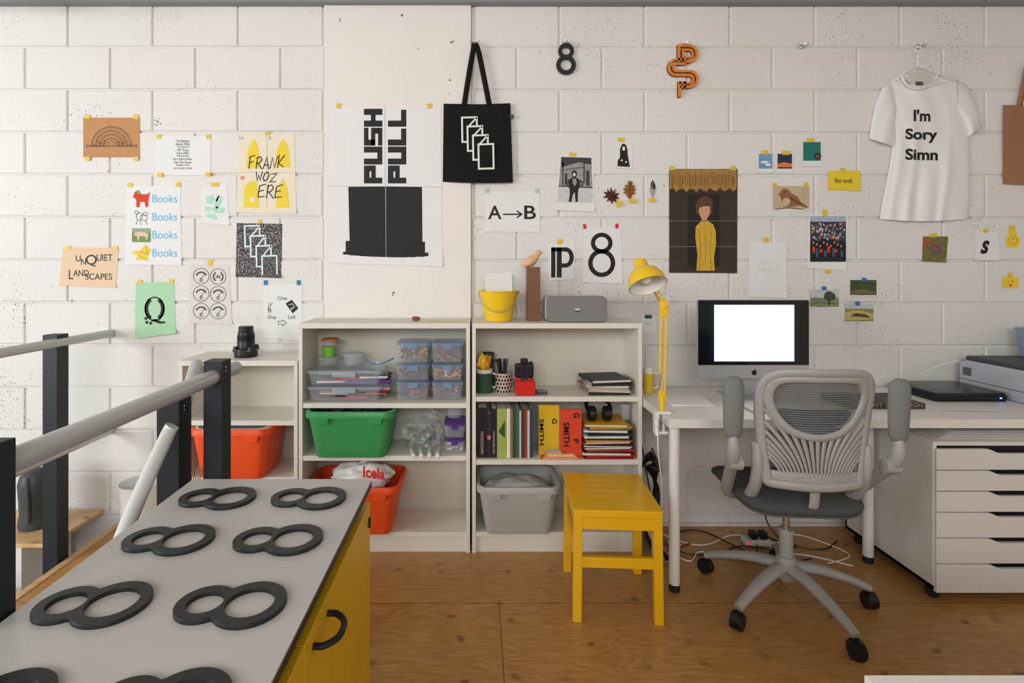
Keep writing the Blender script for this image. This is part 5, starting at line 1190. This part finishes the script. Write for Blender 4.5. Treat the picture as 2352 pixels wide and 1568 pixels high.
for s in(-1,1):
    X=s*.290
    arm=add('armrest',gtube(bez([(X,-.20,.745),(X*1.0,-.208,.70),(X*.99,-.20,.66),(X*.965,-.175,.62),(X*.93,-.13,.575),(X*.88,-.07,.51),(X*.80,-.01,.45),(X*.55,.02,.425)],6),[.019,.019,.019,.02,.02,.021,.022,.023,.024,.025,.025,.025,.025,.025,.025,.025,.024,.024,.024,.024,.023],14,flat=.95),CHG,t,smooth=True,ang=80)
    add('pivot_knob',gtube([(s*.252,-.185,.625),(s*.300,-.185,.625)],.026,20),CHG,arm,smooth=True)
    add('back_bracket',gtube(bez([S(s*.195,.70,.0),S(s*.192,.62,-.004),Vector((s*.190,-.16,.54)),Vector((s*.185,-.10,.47)),Vector((s*.15,-.03,.425))],5),[.018,.019,.02,.021,.022],10),CHG,arm,smooth=True)
    rings=[]
    for z,q in ((.722,.35),(.728,.7),(.745,.95),(.80,1.),(.87,1.),(.92,.95),(.942,.75),(.952,.4)):
        rings.append([Vector((X+.040*q*math.cos(a)*(.84+.16*(z-.72)/.23),-.205-.04*(z-.72)+.022*q*math.sin(a),z)) for a in [2*math.pi*i/20 for i in range(20)]])
    add('arm_pad',gloft(rings),CHD,arm,smooth=True,ang=80)
t.location=(1.250,2.147-DW,0);t.rotation_euler=(0,0,-.07)
# ================= FOREGROUND CABINET
cz=.762;cxa=-.793;cxb=-.293;ya=1.485-DW;yb=.40-DW
CYM=M('cabinet yellow',(222,180,18),.4,var=.03)
t=T('yellow_cabinet',((cxa+cxb)/2,(ya+yb)/2,0),'yellow cabinet with pale grey top and black edging','cabinet')
add('cabinet_top',gb(cxa,cxb,yb,ya,cz-.004,cz),M('pale grey laminate',(186,185,184),.36,var=.03,scale=5),t)
add('top_edging',gb(cxa+.0005,cxb-.0005,yb+.001,ya-.0005,cz-.022,cz-.004),M('black edging',(48,47,46),.45),t)
add('carcass',gb(cxa+.012,cxb-.03,yb+.01,ya-.010,.03,cz-.022),M('cabinet dark body',(38,38,38),.6),t)
for (a,b) in ((.917,1.478),(.41,.913)):
    o=add('door',gb(cxb-.024,cxb-.004,a-DW,b-DW,.03,.7),CYM,t,bevel=.0015)
    hz=.665;hy=1.011-DW if a>.9 else .55-DW
    add('handle',gtube(bez([(cxb-.004,hy-.046,hz),(cxb+.016,hy-.044,hz),(cxb+.036,hy-.02,hz),(cxb+.036,hy+.02,hz),(cxb+.016,hy+.044,hz),(cxb-.004,hy+.046,hz)],5),.0062,10),BPLAS,o,smooth=True)
add('lock_plate',gb(cxb-.004,cxb+.001,1.455-DW,1.468-DW,.64,.665),BPLAS,t)
for a in (ya-.05,yb+.05):
    for b in (cxa+.05,cxb-.06): add('foot',gcyl((b,a,0),(b,a,.03),.018),BPLAS,t)
g8=gfill(eight(-.045,.0485,.0310,.033,.0605,.0420),.0036,.0006)
first=None
for j,(dd,rt) in enumerate(((1.353,.0),(1.146,.03),(.925,.04),(.712,.05))):
    for i,cx in enumerate((-.660,-.428)):
        loc=(cx-.004*j*(1-i),dd-DW,cz+.0044)
        if first is None:
            first=add('figure_eight_letterform',g8,BLK8,o=(0,0,0),smooth=True,label='black acrylic figure eight lying on cabinet top',cat='letterform',group='figure eights on cabinet')
            first.location=loc;first.rotation_euler=(0,0,rt-.02)
        else: dup(first,loc,rt+R.uniform(-.03,.02))
# table corner
t=T('white_table',(1.1,-2.35,0),'white table with only its far corner showing','table')
add('table_top',gb(.592,1.6,-2.75,.812-DW,DZ-.03,DZ),DESKM,t,bevel=.001)
for a,b in ((.65,-2.05),(1.55,-2.05),(.65,-2.7),(1.55,-2.7)): add('leg',gcyl((a,b,0),(a,b,DZ-.03),.02),DESKM,t,smooth=True)
# ================= RAILINGS
def post(x,d,top,base,lab,w_=.06):
    t=T('railing_post',(x,d-DW,base),lab,'railing')
    add('post_shaft',gb(x-w_/2,x+w_/2,d-DW-w_/2,d-DW+w_/2,base,top),CHAR,t,bevel=.002)
    for q in (.022,.035): add('bolt',gell((x+w_/2,d-DW-w_*.1,top-q),.003,.003,.003,8),CHROME,t)
    return t
post(-.83,1.70,1.058,0,'charcoal square steel railing post beside cabinet')
post(-.83,.893,1.058,0,'charcoal square steel railing post beside cabinet')
post(-.945,1.66,.945,0,'short charcoal steel post carrying sloping tubes',.07)
post(-1.95,2.46,1.045,-.22,'charcoal square steel post at floor edge',.068)
post(-1.95,1.3,1.045,-.22,'charcoal square steel post at floor edge',.068)
def rail(nm,pts,r,lab,m=None):
    return add(nm,gtube(pts,r,20),m or TUBE,label=lab,cat='handrail',smooth=True)
RZ=1.008
rail('handrail',[(-.83,.5-DW,RZ),(-.83,1.83-DW,RZ)],.0230,'pale grey tubular handrail beside the cabinet')
rail('handrail',[(-1.925,.8-DW,RZ),(-1.925,-.004,RZ)],.021,'pale grey tubular handrail ending at the wall')
rail('lower_rail',[(-1.925,.8-DW,.50),(-1.925,-.004,.50)],.021,'pale grey lower tubular rail ending at wall')
rail('stair_handrail',[wp(452,832,1.90),wp(438,880,1.84),wp(424,935,1.78)],.021,'pale grey sloping tube stub on short post')
rail('stair_handrail',bez([wp(396,978,1.60),wp(384,1000,1.585),wp(340,1095,1.47),wp(285,1225,1.35),wp(180,1520,1.15)],5),.020,'pale grey sloping stair handrail',TUBEW)
# ================= LEFT LOWER ITEMS
t=T('display_stand',(-2.15,-.2,-.3),'white perforated stand with a pine top board','stand')
add('stand_board',gb(-2.42,-1.955,-.37,-.02,.072,.09),WOODL,t,bevel=.001)
add('stand_body',gb(-2.40,-2.10,-.35,-.05,-2.6,.072),M('perforated white metal',(225,224,220),.5),t)
add('perforations',gj(*[gb(-2.385+i*.022,-2.379+i*.022,-.3525,-.3495,-.3+j*.03,-.285+j*.03) for i in range(12) for j in range(12)]),GREYI,t)
c=(-2.16,-.2,0)
t=T('dark_sculpture',(c[0],c[1],.09),'dark domed stone-like head sculpture on board','sculpture')
add('sculpture_body',glathe([(0,.091),(.066,.091),(.07,.11),(.062,.16),(.066,.24),(.07,.30),(.062,.34),(.04,.365),(0,.374)],c,28),M('dark blotchy stone',(72,74,76),.5,var=.3,scale=14,bump=.5),t,smooth=True,ang=60)
add('sculpture_ridge',gtube(bez([(c[0]+.02,c[1]-.066,.13),(c[0]+.024,c[1]-.070,.2),(c[0]+.02,c[1]-.070,.28),(c[0]+.01,c[1]-.06,.345)],5),.008,8),M('dark blotchy stone'),t,smooth=True)
t=T('stick_holder',(-2.12,-.45,-.15),'pale basket of red and green sticks','basket')
add('basket',grr([(-.25,.10,.05,.02),(-.10,.11,.055,.02),(-.10,.105,.05,.02),(-.24,.095,.045,.02)],-2.13,-.46),M('pale basket',(214,206,190),.7),t,smooth=True)
for i in range(12):
    x=-2.22+i*.016;add('coloured_stick',gtube([(x,-.47+.01*(i%3),-.2),(x+R.uniform(-.01,.01),-.47,.03-R.uniform(0,.04))],.0025,6),[M('stick green',(80,170,90)),M('stick red',(205,70,50))][i%2],label='thin coloured stick standing in basket',cat='stick',group='coloured sticks in basket')
r_=.098;cxx=wx(318,2.62)
t=T('waste_bin',(cxx,-.16,0),'white round waste bin on floor','waste bin')
add('bin_body',glathe([(0,.002),(r_*.78,.002),(r_,.285),(r_*1.04,.29),(r_*.97,.29),(r_*.75,.008),(0,.008)],(cxx,-.16,0),32),WP,t,smooth=True)
t=T('wide_brush',wp(440,1090,1.75),'bristle brush standing behind cabinet','brush')
c=wp(440,1095,1.75)
add('brush_handle',gtube([c+Vector((-.02,0,-.3)),c+Vector((-.005,0,-.03))],.012,10),WOODL,t,smooth=True)
add('bristles',gj(*[gtube([c+Vector((-.02+.004*i,.004*(i%3),-.04)),c+Vector((-.01+.006*i,.004*(i%3),.035+R.uniform(-.008,.012)))],.0016,5) for i in range(9)]),M('tan bristles',(206,172,110),.8),t)
# ================= CABLES
def cable(pts,m_,lab,r=.0032):
    return add('power_cable',gtube(bez(pts,8),r,6),m_,label=lab,cat='cable',smooth=True)
cable([(.82,-.15,.3),(.86,-.2,.12),(.95,-.14,.01),(1.1,-.22,.006),(1.3,-.12,.006),(1.45,-.2,.006),(1.62,-.12,.006),(1.75,-.3,.006),(1.6,-.38,.006)],WP,'white power cable trailing on floor under desk')
cable([(.84,-.1,.45),(.87,-.12,.25),(.9,-.2,.04),(1.0,-.3,.006),(1.2,-.28,.006),(1.4,-.32,.006),(1.55,-.22,.006)],BPLAS,'black power cable trailing on floor under desk')
cable([(.85,-.06,.5),(.83,-.1,.3),(.86,-.16,.1),(.92,-.24,.006),(1.05,-.2,.006)],M('red cable',(150,40,30)),'red cable hanging behind desk leg')
cable([(.82,-.34,.006),(.9,-.3,.008),(.98,-.36,.006),(1.06,-.28,.006),(1.18,-.33,.008),(1.5,-.3,.006),(1.7,-.4,.006)],WP,'white looped cable lying on plywood floor')
for i in range(9):
    e=i*.007
    cable([(.80+e,-.2,.36+e*2),(.83+e,-.24,.46-e*1.5),(.885-e,-.2,.38),(.87+e*.6,-.16,.2+e),(.82+e,-.22,.08+e*.5),(.84,-.28+e,.008+e*.3),(.87+e,-.36,.006)],BPLAS,'black cable bundle hanging under desk',.0045)
cable([(1.0,-.1,.006),(1.15,-.08,.006),(1.3,-.3,.012),(1.42,-.12,.008),(1.5,-.26,.006),(1.36,-.34,.006)],BPLAS,'black coiled cable on floor by power strip')
cable([(1.12,-.3,.006),(1.25,-.36,.01),(1.4,-.28,.008),(1.28,-.24,.012),(1.18,-.30,.01),(1.34,-.38,.006),(1.55,-.34,.006)],BPLAS,'black tangled cable on floor below desk')
cable([(1.45,-.1,.2),(1.47,-.12,.06),(1.52,-.2,.006),(1.65,-.26,.006),(1.78,-.18,.006)],BPLAS,'black cable drooping to floor below desk')
cable([wp(2200,828,2.6),wp(2160,838,2.62),wp(2130,850,2.66),wp(2110,862,2.7),(wx(2100,2.72),-.04,DZ+.006)],WP,'thin white cable running behind printer',.002)
t=T('power_strip',(1.34,-.2,0),'white power strip with glowing red switch','power strip')
add('strip_body',gb(1.305,1.43,-.23,-.17,.002,.03),M('grey white plastic',(200,198,194),.5),t,bevel=.005)
add('strip_switch',gb(1.312,1.324,-.2325,-.222,.016,.028),M('red glowing switch',(220,40,30),.4,emit=.8),t)
for i in range(2): add('plug',gb(1.335+i*.048,1.368+i*.048,-.22,-.18,.03,.065),BPLAS,t,bevel=.006)
